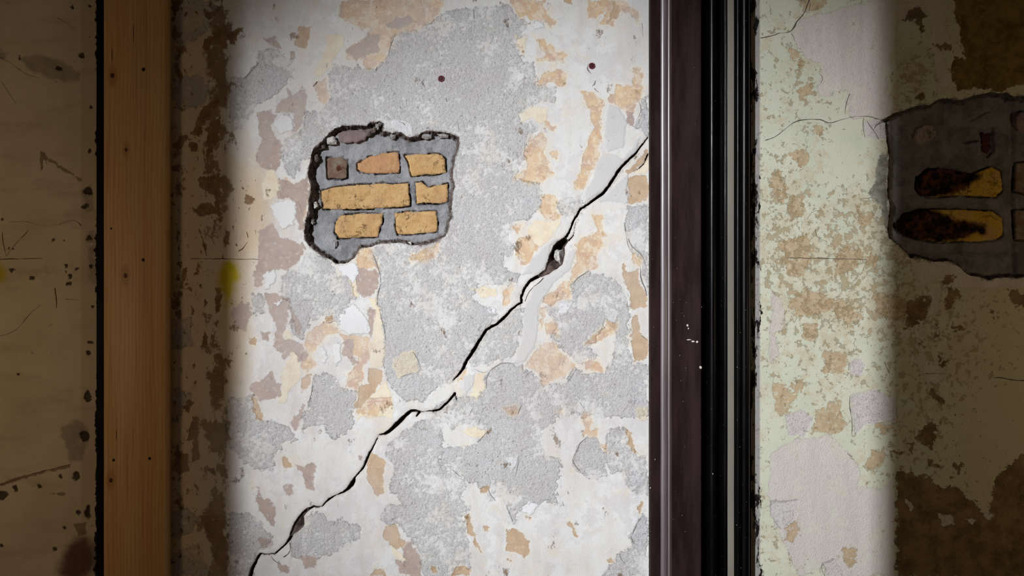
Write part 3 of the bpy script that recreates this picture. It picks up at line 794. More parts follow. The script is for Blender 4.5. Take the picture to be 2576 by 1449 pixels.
rf['chip'] = gr.poly(polys('''K 510,380 560,345 600,390 570,440 520,430
K 520,540 640,510 750,560 750,650 680,670 600,690 540,740 530,640
K 190,640 280,610 330,660 290,750 200,740
K 120,1070 250,1060 240,1160 170,1210 120,1150
K 380,1390 440,1360 490,1449 390,1449
K 960,1130 1030,1140 1040,1190 980,1200
K 1090,1160 1150,1160 1130,1190
K 800,1060 850,1100 820,1120
K 1180,1130 1240,1140 1220,1170
J 590,610 650,600 690,610 700,690 660,700 590,690'''), warp=0.8)
rf['rim'] = gr.poly(polys('''J 660,780 710,770 700,1000 710,1180 690,1150 680,1040 640,1000 600,960 650,900'''))
rf['black'] = gr.poly([np.array([(1700, TOP), (1898, TOP), (1900, 40), (1905, 60), (1898, 100), (1890, 118), (1888, 170), (1902, 190), (1905, 260), (1900, 330), (1908, 380), (1902, 440), (1908, 500), (1904, 540), (1896, 590), (1904, 640), (1908, 700), (1900, 760), (1906, 800), (1899, 850), (1902, 900), (1894, 960), (1898, 1010), (1908, 1050), (1893, 1080), (1892, 1150), (1898, 1200), (1914, 1230), (1918, 1300), (1912, 1340), (1908, 1400), (1916, 1449), (1900, 1600), (1898, BOT), (1700, BOT)])], warp=1.6)
rf['dens'] = np.clip(0.55 + 0.6 * gauss(gr.gx, gr.gy, 1960, 560, 60, 160) + 0.6 * gauss(gr.gx, gr.gy, 2150, 620, 140, 180) + 0.3 * gauss(gr.gx, gr.gy, 2050, 800, 160, 120)
                     + 0.5 * gauss(gr.gx, gr.gy, 2350, 900, 140, 240) + 0.25 * gauss(gr.gx, gr.gy, 2000, 200, 60, 150) + 0.9 * gauss(gr.gx, gr.gy, 2300, 190, 50, 50) - 0.5 * gauss(gr.gx, gr.gy, 2130, 400, 70, 70) - 0.4 * gauss(gr.gx, gr.gy, 2500, 1060, 100, 110), 0, 1.4)
hole2 = gr.poly([HOLE2], warp=0.55); hole2 = gr.snap(hole2, -1.3, 1.3)
br2 = gr.poly(BRICKS2, warp=0.0)
gx, gy = gr.gx, gr.gy
und = fbm(gx, gy, 160, 3, 41) * 0.8; rough = fbm(gx, gy, 10, 2, 46)
dep = und + 0.5 * sstep(rf['pink'], -2, 1.5) * (1 + 0.6 * rough) + 0.3 * sstep(rf['tan'], -2, 1) + 1.2 * sstep(rf['chip'], -1.5, 1.0) + sstep(rf['chip'], -1, 3) * 0.6 * rough + 0.5 * sstep(rf['olive'], -2, 2)
rim = hole2 + 4 * fbm(gx, gy, 16, 3, 52)
hd = 36 * sstep(rim, 0, 10) + 3.0 * fbm(gx, gy, 30, 4, 61) * sstep(hole2, 2, 12) + rough
hd += 11 * sstep(br2, -7, -2) * sstep(br2, 3, -1) * sstep(fbm(gx, gy, 34, 3, 71), -0.25, 0.1) + 9 * sstep(br2, 0, 3)
hd -= 14 * sstep(gx, 2262, 2240) * sstep(hole2, 3, 12)                     # a rendered reveal down the left side
hd -= 10 * sstep(gy, 628, 650) * sstep(hole2, 0, 10)
hd += 9 * sstep(gx, 2548, 2556) * sstep(gx, 2574, 2560)
hd += 12 * sstep(gr.poly([pts('M 705,295 950,305 962,450 905,530 858,480 860,395 730,415')]), -2, 4)
hd += 6 * sstep(gr.poly([pts('M 780,235 900,180 920,190 840,230 790,250')]), -2, 3)
inner = (gx > 1880) & (gx < 2760) & (gy > -140) & (gy < 1590)
dep = np.where(hole2 >= 0, und + hd, dep); dep = np.where(inner, dep, und)
rf['hole'] = hole2

def wall_right_material():
    n = NT('stripped_green_distemper')
    def edge(off, amp=1.0, sc=60): return n.math('MULTIPLY_ADD', n.noise(sc, 7, 0.7, off=off), 30.0 * amp, -15.0 * amp)
    def mask(name, off, soft=1.8, amp=1.0, shift=0.0):
        return n.step(n.math('ADD', n.math('ADD', n.attr(name), shift), edge(off, amp)), -soft, soft)
    grain = n.noise(300, 3, 0.65); big = n.noise(9, 4); mid = n.noise(32, 5, 0.6)
    streak = n.noise(34, 5, 0.65, stretch=(1, 1, 0.12), off=3)
    col = n.mix(n.step(big, 0.35, 0.65), lin(203, 205, 188), lin(196, 200, 181))
    col = n.mix(n.step(mid, 0.55, 0.75, 0, 0.6), col, lin(214, 208, 182))
    wash = n.step(n.math('MULTIPLY_ADD', n.attr('dens'), 0.16, n.noise(24, 7, 0.7, off=29)), 0.60, 0.72)
    col = n.mix(n.math('MULTIPLY', wash, 0.55), col, lin(190, 176, 146))
    col = n.mix(n.step(n.noise(240, 3, 0.6, off=95), 0.58, 0.75, 0, 0.35), col, lin(160, 156, 140))
    x = n.sep()[0]
    col = n.mix(n.step(x, 0.98, 1.2, 0, 0.8), col, lin(196, 186, 160))
    mp = n.math('MULTIPLY', mask('pink', 1.0, 2.6, 1.3), n.step(n.noise(20, 6, 0.65, off=81), 0.66, 0.52, 0.45, 1.0))
    pc = n.mix(n.step(streak, 0.35, 0.65), lin(212, 205, 200), lin(202, 193, 187))
    pc = n.mix(n.step(grain, 0.54, 0.72, 0, 0.6), pc, lin(160, 150, 146))
    z = n.sep()[2]
    pc = n.mix(n.step(z, 1.22, 0.98, 0, 0.5), pc, lin(200, 196, 192))
    col = n.mix(mp, col, pc)
    mt = mask('tan', 2.0, 1.0, 1.8)
    tc = n.mix(n.step(mid, 0.35, 0.65), lin(170, 148, 116), lin(188, 166, 134))
    col = n.mix(n.math('MULTIPLY', mt, n.step(n.noise(85, 6, 0.7, off=33), 0.66, 0.5, 0.3, 0.9)), col, tc)
    s1 = n.step(n.math('MULTIPLY_ADD', n.attr('dens'), 0.13, n.noise(52, 7, 0.7, off=13)), 0.655, 0.71)
    s2 = n.step(n.math('MULTIPLY_ADD', n.attr('dens'), 0.09, n.noise(110, 5, 0.66, off=19)), 0.71, 0.76)
    sp = n.math('MULTIPLY', n.math('MAXIMUM', s1, s2), n.step(mp, 0.9, 0.2, 0.25, 1))
    col = n.mix(n.math('MULTIPLY', sp, 0.7), col, n.mix(n.step(big, 0.4, 0.6), lin(156, 140, 104), lin(168, 146, 114)))
    mb = mask('brown', 3.0, 1.2, 2.2, -1.0)
    bc = n.mix(n.step(n.noise(24, 6, 0.68, off=6), 0.36, 0.62), lin(96, 72, 42), lin(136, 110, 76))
    bc = n.mix(n.step(streak, 0.5, 0.7, 0, 0.5), bc, lin(112, 92, 72))
    col = n.mix(n.math('MULTIPLY', mb, 0.9), col, bc)
    mo = mask('olive', 4.0, 1.2, 1.6)
    oc = n.mix(n.step(n.noise(30, 6, 0.7, off=6), 0.34, 0.64), lin(98, 76, 36), lin(132, 112, 64))
    col = n.mix(mo, col, n.mix(n.step(n.noise(50, 4, off=16), 0.66, 0.72, 0, 0.5), oc, lin(160, 146, 110)))
    mr = mask('rim', 7.0)
    col = n.mix(mr, col, n.mix(n.step(mid, 0.4, 0.6), lin(150, 150, 140), lin(120, 118, 110)))
    mch = mask('chip', 5.0)
    col = n.mix(mch, col, n.mix(n.step(grain, 0.52, 0.72), lin(200, 196, 195), lin(146, 138, 138)))
    # black paint dragged over the plaster beside the moulding, scraped through in places
    m1 = n.step(n.math('ADD', n.math('ADD', n.attr('black'), 4.0), n.math('MULTIPLY_ADD', n.noise(60, 6, 0.72, off=9, stretch=(1, 1, 0.55)), 40.0, -20.0)), -1, 1)
    gap = n.math('MULTIPLY', n.step(n.noise(34, 6, 0.7, off=23, stretch=(1.4, 1, 0.45)), 0.47, 0.52), n.step(x, 0.596, 0.602))
    col = n.mix(n.step(x, 0.626, 0.621, 0, 0.85), col, lin(138, 135, 137))  # moulding's cast shadow painted as a grey band on the plaster
    mk = n.math('MULTIPLY', m1, n.math('SUBTRACT', 1.0, gap))
    col = n.mix(mk, col, lin(20, 14, 16))
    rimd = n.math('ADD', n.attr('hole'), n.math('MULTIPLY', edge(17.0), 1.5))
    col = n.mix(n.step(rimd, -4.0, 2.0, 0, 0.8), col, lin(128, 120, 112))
    h = n.math('MULTIPLY', n.math('MULTIPLY', grain, n.math('MAXIMUM', mp, mch)), 1.3)
    for m, a in ((mp, -.2), (mt, -.3), (sp, -.35), (mb, -.3), (mo, -.3), (mch, -.6), (mk, .35)):
        h = n.math('ADD', h, n.math('MULTIPLY', m, a))
    h = n.math('ADD', h, n.math('MULTIPLY', n.noise(220, 3, 0.6, off=2), 0.5))
    n.bump(h, 0.0015)
    return n.out(col, n.step(mk, 0.2, 0.8, 0.9, 0.5), 0.15)
inhole = face_all(hole2 >= 0).ravel()
wall_right = gr.build('wall_right', dep, rf, wall_right_material(), ~inhole)
struct(wall_right, 'pale green distempered wall right of the architrave, blotched brown, with a dark hole')
MORT2 = mortar_material('dark_mortar', (118, 116, 117), (134, 131, 131), (60, 58, 58))
gr.build('mortar_bed', dep, {'hole': rf['hole'], 'joint': br2}, MORT2, inhole, wall_right)
AMB = brick_material('sooty_amber_brick', (190, 150, 52), (200, 164, 74), True)
make_brick(BRICKS2[0], 28, AMB, wall_right, soot=pts('M 370,570 560,560 720,610 860,650 780,720 660,790 420,810 370,760'), label='upper amber brick, sooty at its left end', seed=3)
make_brick(BRICKS2[1], 27, AMB, wall_right, soot=pts('M 220,900 480,880 640,960 880,1010 880,1060 560,1130 300,1100 220,1040'), label='lower amber brick, sooty at its left end', seed=4)
make_brick(BRICKS2[2], 31, DRK, wall_right, label='dark brick at the edge of the photograph', seed=5)
make_brick(BRICKS2[3], 31, DRK, wall_right, label='dark brick at the edge of the photograph', seed=6)
STUMP = brick_material('mortared_brick_stump', (142, 134, 132), (160, 142, 136), tint=0.1)
make_brick(pts('M 360,360 385,300 450,270 510,285 535,330 520,375 480,405 430,440 385,420'), 30, STUMP, wall_right, name='brick_fragment', label='pinkish stump of brick in the mortar', seed=7, bevel=6, rough=8, step=4, smooth=False)
make_brick(pts('M 870,330 945,330 955,440 910,500 865,470'), 44, brick_material('dark_red_brick', (86, 44, 42), (58, 36, 36), tint=0.0), wall_right, name='brick_fragment', label='dark red brick stub in a recess', seed=8, bevel=5, rough=7)
make_brick(pts('M 1098,230 1130,195 1200,200 1240,260 1200,330 1120,335 1096,290'), 22, RED, wall_right, name='brick_fragment', label='pinkish brick end at the edge of the photograph', seed=9)

# ------------------------------------------------------------------ wall_left
gl = Grid(axis((-1912, -700, 202), (-700, -300, 40), (-300, -40, 8), (-40, 290, 3.0), (290, 350, 12)), rows(3.0))
lf = dict()
lf['smear'] = gl.poly(polys('''A 90,280 200,265 310,300 400,370 390,410 300,400 200,380 130,340
B 320,680 390,660 440,700 455,740 430,800 410,860 350,880 330,800 310,740
A 0,250 30,270 20,300 -20,310
A 415,960 450,940 470,1060 440,1060
A 440,1170 480,1160 480,1230 440,1220
A 450,1230 490,1230 480,1449 450,1400'''))
lf['black'] = gl.poly([circ(49, 145, 4, 6), circ(150, 172, 9, 7), circ(206, 142, 8), circ(182, 15, 4, 7), circ(222, 482, 11, 10), circ(214, 516, 7), circ(226, 598, 7),
                       circ(80, 701, 7), circ(28, 679, 7, 5), circ(170, 668, 4, 6), circ(176, 694, 6, 5), circ(168, 684, 3), circ(196, 679, 5, 3), circ(172, 712, 7, 4), circ(228, 669, 5), circ(22, 624, 3, 6), circ(32, 627, 3),
                       circ(222, 996, 9, 17), circ(215, 1098, 12, 14), circ(190, 1199, 11, 11), circ(4, 1244, 14, 10), circ(37, 1230, 5, 9), circ(100, 1224, 5, 5), circ(149, 1199, 5, 7), circ(4, 552, 4),
                       circ(226, 864, 4), circ(223, 889, 4, 6), circ(233, 771, 4), circ(219, 1290, 8, 20), circ(226, 270, 4), circ(225, 14, 3), circ(163, 1332, 5, 4), circ(228, 92, 3), circ(134, 605, 2.5), circ(227, 382, 4, 3),
                       circ(163, 606, 2), circ(46, 938, 3), circ(140, 1382, 6), circ(196, 1290, 5), circ(4, 1372, 4), circ(51, 176, 4, 3)], warp=1.0)
lf['brown'] = gl.poly(polys('''A 205,760 215,765 290,830 390,885 410,900 400,930 385,895 290,845 215,790 215,860 205,850
B 370,1190 430,1180 430,1240 390,1260
B 0,985 120,940 260,910 350,885 350,900 220,930 100,965 0,1000
B 430,1090 460,1080 455,1150 430,1150
B 250,1040 330,1020 320,1050'''), warp=0.7)
lf['maroon'] = np.clip(gauss(gl.wx, gl.wy, 205, 1400, 48, 55) + 0.5 * gauss(gl.wx, gl.wy, 165, 1440, 40, 30), 0, 1)
lf['yellow'] = np.clip(1.1 * gauss(gl.wx, gl.wy, -4, 690, 22, 32), 0, 1)
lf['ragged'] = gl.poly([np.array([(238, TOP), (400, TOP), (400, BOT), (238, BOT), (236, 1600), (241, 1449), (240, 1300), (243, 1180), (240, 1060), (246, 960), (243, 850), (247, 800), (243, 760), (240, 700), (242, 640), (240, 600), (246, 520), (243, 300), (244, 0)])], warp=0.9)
und = fbm(gl.gx, gl.gy, 140, 3, 42) * 1.0
depl = und + 0.8 * sstep(lf['smear'], -3, 2) + 3.0 * sstep(lf['black'], -1, 3) * (gl.gx > -40) + 0.6 * fbm(gl.gx, gl.gy, 30, 3, 47)
def wall_left_material():
    n = NT('smooth_buff_plaster')
    def edge(off, amp=1.0): return n.math('MULTIPLY_ADD', n.noise(60, 6, 0.65, off=off), 20.0 * amp, -10.0 * amp)
    def mask(name, off, soft=0.8, amp=1.0): return n.step(n.math('ADD', n.attr(name), edge(off, amp)), -soft, soft)
    big = n.noise(6, 5, 0.6); mid = n.noise(28, 5, 0.65)
    col = n.mix(n.step(big, 0.35, 0.65), lin(206, 192, 164), lin(218, 204, 178))
    col = n.mix(n.step(n.noise(14, 5, 0.6, off=4, stretch=(0.4, 1, 1.6)), 0.5, 0.7, 0, 0.55), col, lin(186, 170, 140))
    x = n.sep()[0]
    col = n.mix(n.math('MULTIPLY', n.step(x, -1.088, -1.080), 0.4), col, lin(170, 150, 118))
    col = n.mix(n.math('MULTIPLY', mask('smear', 1, 5.0, 1.6), 0.62), col, n.mix(n.step(mid, 0.35, 0.65), lin(120, 108, 96), lin(156, 142, 126)))
    mb = mask('brown', 2, 1.5)
    col = n.mix(n.math('MULTIPLY', mb, 0.7), col, lin(118, 88, 56))
    col = n.mix(n.math('MULTIPLY', n.step(n.noise(60, 4, 0.6, off=9), 0.68, 0.74), 0.5), col, lin(110, 84, 58))
    col = n.mix(n.math('MULTIPLY', n.step(n.math('MULTIPLY_ADD', mid, 0.6, n.attr('maroon')), 0.45, 1.1), 0.9), col, lin(84, 46, 42))
    band = n.step(n.math('MULTIPLY_ADD', n.noise(20, 6, 0.7, off=15), 0.16, n.math('ABSOLUTE', n.math('SUBTRACT', n.sep()[2], Z(685)))), 0.11, 0.06)
    col = n.mix(n.math('MULTIPLY', band, n.step(n.noise(36, 6, 0.7, off=18), 0.4, 0.6, 0.1, 0.6)), col, lin(160, 134, 104))
    mk = mask('black', 3, 1.6)
    col = n.mix(n.math('MULTIPLY', mk, 0.9), col, lin(48, 32, 24))
    col = n.mix(n.step(n.attr('yellow'), 0.2, 1.0, 0, 0.9), col, lin(190, 168, 24))
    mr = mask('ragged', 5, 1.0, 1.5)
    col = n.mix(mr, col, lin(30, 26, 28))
    h = n.math('MULTIPLY_ADD', mk, -1.0, n.math('MULTIPLY_ADD', mid, 0.8, n.noise(240, 3, 0.6)))
    n.bump(h, 0.0012)
    return n.out(col, 0.75, 0.25)
wall_left = gl.build('wall_left', depl, lf, wall_left_material())
struct(wall_left, 'smooth stained buff plaster wall left of the timber batten')

# ------------------------------------------------------------------ hairline cracks, painted shade of flaked edges and pencil strokes on the walls
DIRT_SHADE = plain('crack_dirt_shade', (78, 68, 64)); EDGE_SHADE = plain('grey_edge_shade', (132, 128, 128)); LEAD = plain('pencil_lead', (84, 76, 70)); RUST = plain('brown_dirt', (112, 90, 64))
def hair(grid, parent, lines, mat, name='crack_and_edge_shade'):
    for i, (s, wd) in enumerate(lines): ribbon(name, grid, pts(s), wd, mat, parent, seed=i * 7 + len(s))
hair(gback, wall_back, [
 ('E 1220,130 1250,200 1255,230 1280,300 1282,360', [1, 1.2, .9, .8, .4]), ('E 1282,370 1255,480 1258,540', [.5, 1.0, .4]), ('E 1278,600 1290,660 1318,780 1320,820', [.5, .8, .7, .3]),
 ('G 1130,370 1180,310 1260,265', [.4, 1.1, .6]), ('H 1240,330 1190,370 1172,420 1130,490 1132,530 1180,590 1230,638', [.3, 1, .8, 1.2, 1.2, .8, .4]),
 ('D 1088,1270 1100,1350 1112,1410 1140,1449', [.5, 1, 1, .5]), ('G 1580,0 1610,70 1690,130 1715,190 1720,230', [.6, 1, 1.4, 1, .3]), ('G 1680,230 1682,330 1715,400 1735,465', [.8, 1.2, 1.2, .8]),
 ('G 690,1010 560,1010 500,1040 450,1080 432,1140 430,1220', [.3, .7, .8, .6, 1, .4]), ('G 330,1060 400,1090 440,1080', [.3, .6, .3]), ('H 120,560 170,600 230,650', [.3, .8, .3]),
 ('H 595,890 612,930 640,1000', [.3, .9, .4]), ('H 440,270 400,320 355,362', [.5, .9, .5]), ('H 447,730 455,780 505,840', [.9, .8, .4]), ('H 690,480 690,560 660,650', [.3, .8, .3]),
 ('H 720,60 700,90 685,140', [.3, 1.4, .5]), ('H 335,30 318,90 290,140', [.5, .8, .3]), ('H 430,70 405,90 390,125', [.3, .8, .3]), ('H 1190,40 1230,100', [.7, .4]),
 ('H 1600,1130 1620,1170 1640,1190', [.4, 1.2, .4]), ('H 1690,960 1640,1040 1615,1110', [.3, .8, .4]), ('H 1510,1270 1520,1310 1550,1350', [1.2, .9, .4]), ('G 740,1140 765,1100 805,1075', [.3, .9, .4]),
 ('G 1095,1160 1130,1110 1160,1060', [.3, .9, .3]), ('G 1690,790 1738,830', [.9, .5]), ('E 1545,920 1590,990 1612,1070', [.6, 1, .6]), ('E 1440,1125 1540,1090', [.4, .6]),
 ('C 945,320 960,250 985,190', [.4, 1, .4]), ('C 870,400 880,380', [.9, .4]), ('C 1180,140 1205,110', [.4, .9]), ('C 120,450 160,410 205,355', [.3, .9, .5]), ('E 700,1330 720,1260 740,1110', [.6, .9, .3]),
 ('F 690,40 720,0', [.6, .8]), ('F 260,575 330,570 400,600', [.3, .7, .3]), ('E 1250,520 1258,540', [.9, .4]), ('L 1480,60 1500,160', [.4, .4]), ('D 1190,130 1195,210', [.7, .3]), ('D 230,50 232,105', [1, .5]),
 ('P 1480,160 1477,170 1482,180 1488,186', [.6, 1.6, 1.4, .6]), ('P 1498,203 1496,213 1490,217', [.8, 1.5, .8]), ('P 1495,222 1500,228 1506,232', [.9, .7, .5]), ('P 1122,246 1124,256', [1.2, 1.4]),
 ('D 1160,560 1190,620 1150,700', [.3, .7, .3]), ('L 950,90 1000,110 1010,130', [.5, .9, .4]), ('E 840,675 880,690 915,660', [.8, 1.3, .5]), ('E 640,505 720,500 800,515', [.3, .6, .9])], EDGE_SHADE)  # shade under flake edges, drawn as thin grey ribbons
hair(gback, wall_back, [('Q 330,1260 240,1370 140,1440 G 820,380 770,440 745,510', [1.3, .8, .5, .9, .7, .5]), ('R 320,1090 335,1180 310,1280 250,1340 180,1380', [1.4, 1.6, 1.3, 1.1, .8]),
  ('C 515,495 540,465', [2.2, 1.2]), ('F 390,1290 410,1320 470,1350', [.8, .7, .3])], DIRT_SHADE)
hair(gback, wall_back, [('P 480,651 560,651 650,653', [.8, 1, .6])], LEAD, 'pencil_line')
hair(gback, wall_back, [('P 560,650 562,640', [1.6, .8]), ('P 507,597 513,612 520,645', [.6, 1, .8]), ('P 530,592 541,615', [.6, .4]), ('P 622,608 612,625 600,632', [.4, .9, 1.2]), ('P 620,582 624,598', [.6, 1.4])], RUST, 'scratch_mark')
hair(gr, wall_right, [('J 64,192 130,180 160,165 215,163 240,130 245,110 285,70 300,30 318,-20', [1, .8, .9, .7, 1.4, 1.3, 1, 1.4, 1.2]), ('J 215,163 235,185 238,205', [.5, .5, .3]), ('J 290,90 315,40 312,-10', [.3, .5, .4]),
  ('J 90,705 140,690 180,660 225,620 260,605 330,600 370,602 400,618 430,618 490,595 560,585 620,585 650,600 690,600', [1.1, .9, .8, 1, .8, .9, .8, .9, .9, .9, .7, .6, .8, .6]), ('J 360,600 400,616', [.4, 1.1]),
  ('J 585,590 578,640 590,690', [.4, .9, .4]), ('J 600,610 640,660 660,700', [.7, .7, 1]), ('J 690,610 650,625 636,650', [.6, .8, .4]), ('J 515,470 495,530 490,580', [.5, 1, .5]), ('J 365,370 385,400 350,440', [.3, .7, .3]),
  ('K 1220,450 1280,450 1320,462 1391,465 1600,470', [.4, .9, .8, 1.3, 1]), ('K 515,540 512,600 530,680 525,745', [.4, .9, .7, .3]), ('K 510,410 512,375', [.6, .9]), ('K 500,830 530,850', [.5, .5]), ('K 380,1380 372,1410 390,1449', [.5, 1, .6]),
  ('K 690,370 715,430', [.9, .6]), ('K 830,320 815,380', [1, .5]), ('K 880,430 1000,430', [.4, .6]), ('J 340,1150 350,1200 400,1215', [.4, .6, .3]), ('J 300,1100 330,1060 370,1060', [.3, .5, .3]), ('J 530,1000 640,995', [.4, .4])], DIRT_SHADE)  # cracks, plus painted shade lines along the chip edges
hair(gr, wall_right, [('J 175,1296 300,1298 400,1300 600,1306', [.9, .7, 1, .5])], LEAD, 'pencil_line')
hair(gl, wall_left, [('P -60,653 40,652 108,650', [1, 1, .5])], LEAD, 'pencil_line')
hair(gl, wall_left, [('P 5,584 8,615 16,645', [1, .9, .6]), ('P 16,645 40,612 72,580', [.5, 1, .6]), ('P 138,724 141,750 142,776', [1, 2, 1]), ('P 105,380 107,425', [.9, .6]), ('P 107,382 118,415', [.6, .5])], RUST, 'scratch_mark')
hair(gl, wall_left, [('P 20,560 60,555 100,568 140,568 160,560 190,553 206,568', [.4, .5, .6, .6, 1, .5, 1]), ('P 0,145 30,160 60,185 100,197', [.4, .5, .6, .3]), ('P 5,205 20,230 40,262', [.7, .6, .3]), ('P 145,45 190,75', [.6, .3]),
  ('B 0,990 120,945 260,910 350,888', [1.3, 1, 1, .8]), ('B 0,240 80,220 140,140 200,85', [.6, .7, .5, .4]), ('P 165,752 200,756', [.6, .4])], RUST)

#PART4
# ------------------------------------------------------------------ trim_1: dark varnished architrave, built from its mouldings
def extrude(name, prof, mat, parent, z0=0.0, z1=3.5, smooth=True, label=None, wob=0.0, seed=0):
    """prof: (pixel, millimetres proud of the wall) from left to right, run from floor to ceiling"""
    zs = np.linspace(z0, z1, 36 if wob else 2); v = []; f = []; n = len(prof)
    for z in zs:
        for (px, d) in prof:
            j = wob * float(vnoise(np.array([z * 9.0 + seed]), np.array([px * 0.03]), seed)[0]) if wob else 0
            v.append((X(px) + j / 1000, -d / 1000, z))
    for r in range(len(zs) - 1):
        for k in range(n - 1): f.append((r * n + k, r * n + k + 1, (r + 1) * n + k + 1, (r + 1) * n + k))
    o = mesh_obj(name, v, f, mat, parent)
    if smooth:
        me = o.data
        me.polygons.foreach_set('use_smooth', [True] * len(me.polygons))
        try: me.set_sharp_from_angle(angle=math.radians(38))
        except Exception: pass
    if label: o['label'] = label
    return o
def arc(x0, x1, base, bulge, n=9, ease=1.0):
    return [(x0 + (x1 - x0) * (0.5 - 0.5 * math.cos(math.pi * k / n)), base + bulge * math.sin(math.pi * k / n) ** ease) for k in range(n + 1)]
def varnish(name, a, b, rough, r2, coat=0.0, spec=0.5):
    n = NT(name)
    s = n.noise(20, 5, 0.6, stretch=(1.5, 1, 0.25)); m = n.noise(7, 4, 0.6)
    f = n.noise(180, 3, 0.6, stretch=(1, 1, 0.06))
    col = n.mix(n.step(s, 0.35, 0.65), lin(*a), lin(*b))
    col = n.mix(n.math('MULTIPLY', n.step(n.noise(260, 1, off=3), 0.78, 0.81), 0.5), col, lin(150, 140, 136))
    n.bump(n.math('MULTIPLY_ADD', f, 1.0, n.math('MULTIPLY', s, 0.6)), 0.0004, 0.6)
    n.put(n.b.inputs['Coat Weight'], coat); n.b.inputs['Coat Roughness'].default_value = 0.2
    return n.out(col, n.step(m, 0.3, 0.7, rough, r2), spec)
BROWN = varnish('brown_varnish', (28, 14, 14), (45, 29, 29), 0.5, 0.62, 0.0, 0.1)
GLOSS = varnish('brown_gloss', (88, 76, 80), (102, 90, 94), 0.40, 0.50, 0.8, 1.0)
BLACK = varnish('black_gloss', (4, 3, 5), (7, 6, 8), 0.24, 0.32, 0.0, 0.13)
PALE = plain('pale_undercoat', (120, 115, 105), 0.8)
trim_1 = bpy.data.objects.new('trim_1', None); COL.objects.link(trim_1); trim_1.location = (0, 0, 0)
struct(trim_1, 'dark brown and black varnished door architrave, moulded, between the two plaster walls')
extrude('edge_board', [(1632, -2), (1632, 38), (1633.5, 40), (1655, 40)], BROWN, trim_1, wob=0.0)
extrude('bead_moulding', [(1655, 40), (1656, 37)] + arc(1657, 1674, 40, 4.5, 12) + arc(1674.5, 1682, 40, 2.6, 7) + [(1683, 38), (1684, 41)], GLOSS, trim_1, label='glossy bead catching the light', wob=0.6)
extrude('fascia_board', [(1684, 41), (1700, 40), (1720, 40.5), (1740, 42), (1752, 44), (1756, 44), (1758, 42), (1759, 20)], BROWN, trim_1, label='flat matt brown board')
extrude('round_moulding', [(1759, 20), (1764, 14), (1772, 13)] + arc(1775, 1803, 16, 17, 12) + [(1806, 13), (1816, 11), (1822, 11), (1823.5, 12), (1824.5, 32)], BLACK, trim_1, label='black glossy round moulding', wob=0.4)
extrude('fillet_strip', [(1824.5, 32), (1826, 32.6), (1840, 33), (1841, 32)], PALE, trim_1, label='thin bare grey strip', wob=0.5)
extrude('outer_moulding', [(1841, 32), (1842, 29)] + arc(1843, 1858, 34, 8, 9) + [(1859, 33), (1862, 36), (1868, 38), (1874, 37.5), (1878, 34), (1880, 30), (1881, 26), (1884, 25), (1885, -2)], BLACK, trim_1, label='black outer moulding with chipped edge', wob=0.5)
# chips and scuffs of white paint stuck to the architrave
def blob(bm, px, py, d, rx, ry, h, n=7, r=random.Random(3)):
    top = bm.verts.new((X(px), -(d + h) / 1000, Z(py))); ring = []
    for k in range(n):
        a = 2 * math.pi * k / n; q = r.uniform(0.7, 1.2)
        ring.append(bm.verts.new((X(px + rx * q * math.cos(a)), -(d - 0.3) / 1000, Z(py + ry * q * math.sin(a)))))
    for k in range(n): bm.faces.new((top, ring[k], ring[(k + 1) % n]))
bm = bmesh.new(); R = random.Random(5)
for (px, py, d, rx, ry) in [(1724, 817, 41, 3, 4), (1726, 825, 41, 2, 3), (1728, 853, 41.5, 7, 1.4), (1738, 857, 42, 7, 2.2), (1748, 858, 43.4, 4, 3), (1723, 853, 40.5, 3, 1), (1715, 794, 40, 4, 1), (1755, 921, 44, 3.4, 5), (1719, 923, 40, 4, 1.6),
                            (1758, 772, 41, 1.5, 2), (1643, 1150, 40, 1.3, 2.4), (1632, 1221, 38.5, 1.5, 2), (1723, 1266, 40, 1.4, 1.4), (1764, 1086, 14, 1.6, 2), (1763, 1193, 14, 1.8, 1.8), (1788, 1187, 33, 1.6, 1.6), (1772, 1090, 13, 1.5, 1.5), (1777, 960, 18, 2.2, 1.4)]:
    blob(bm, px, py, d, rx, ry, 0.7)
for k in range(26):
    px = R.choice([R.uniform(1660, 1752), R.uniform(1845, 1856)]); blob(bm, px, R.uniform(700, 1449), 41.6 if px > 1840 else 40.6, R.uniform(.5, 1), R.uniform(.5, 1.1), .6, 5)
me = bpy.data.meshes.new('paint_flecks'); bm.to_mesh(me); bm.free(); me.materials.append(plain('white_paint_chip', (206, 202, 196)))
o = bpy.data.objects.new('paint_flecks', me); COL.objects.link(o); o.parent = trim_1; o['kind'] = 'stuff'

# ------------------------------------------------------------------ trim_2: black strip behind the batten's left edge
trim_2 = extrude('trim_2', [(246, -2), (246, 9), (248, 11), (258, 12), (274, 12), (276, 8), (276, -2)], varnish('black_strip', (7, 7, 10), (10, 10, 13), 0.6, 0.7, 0.0, 0.15), None, wob=1.2)
struct(trim_2, 'narrow black strip along the left side of the timber batten')

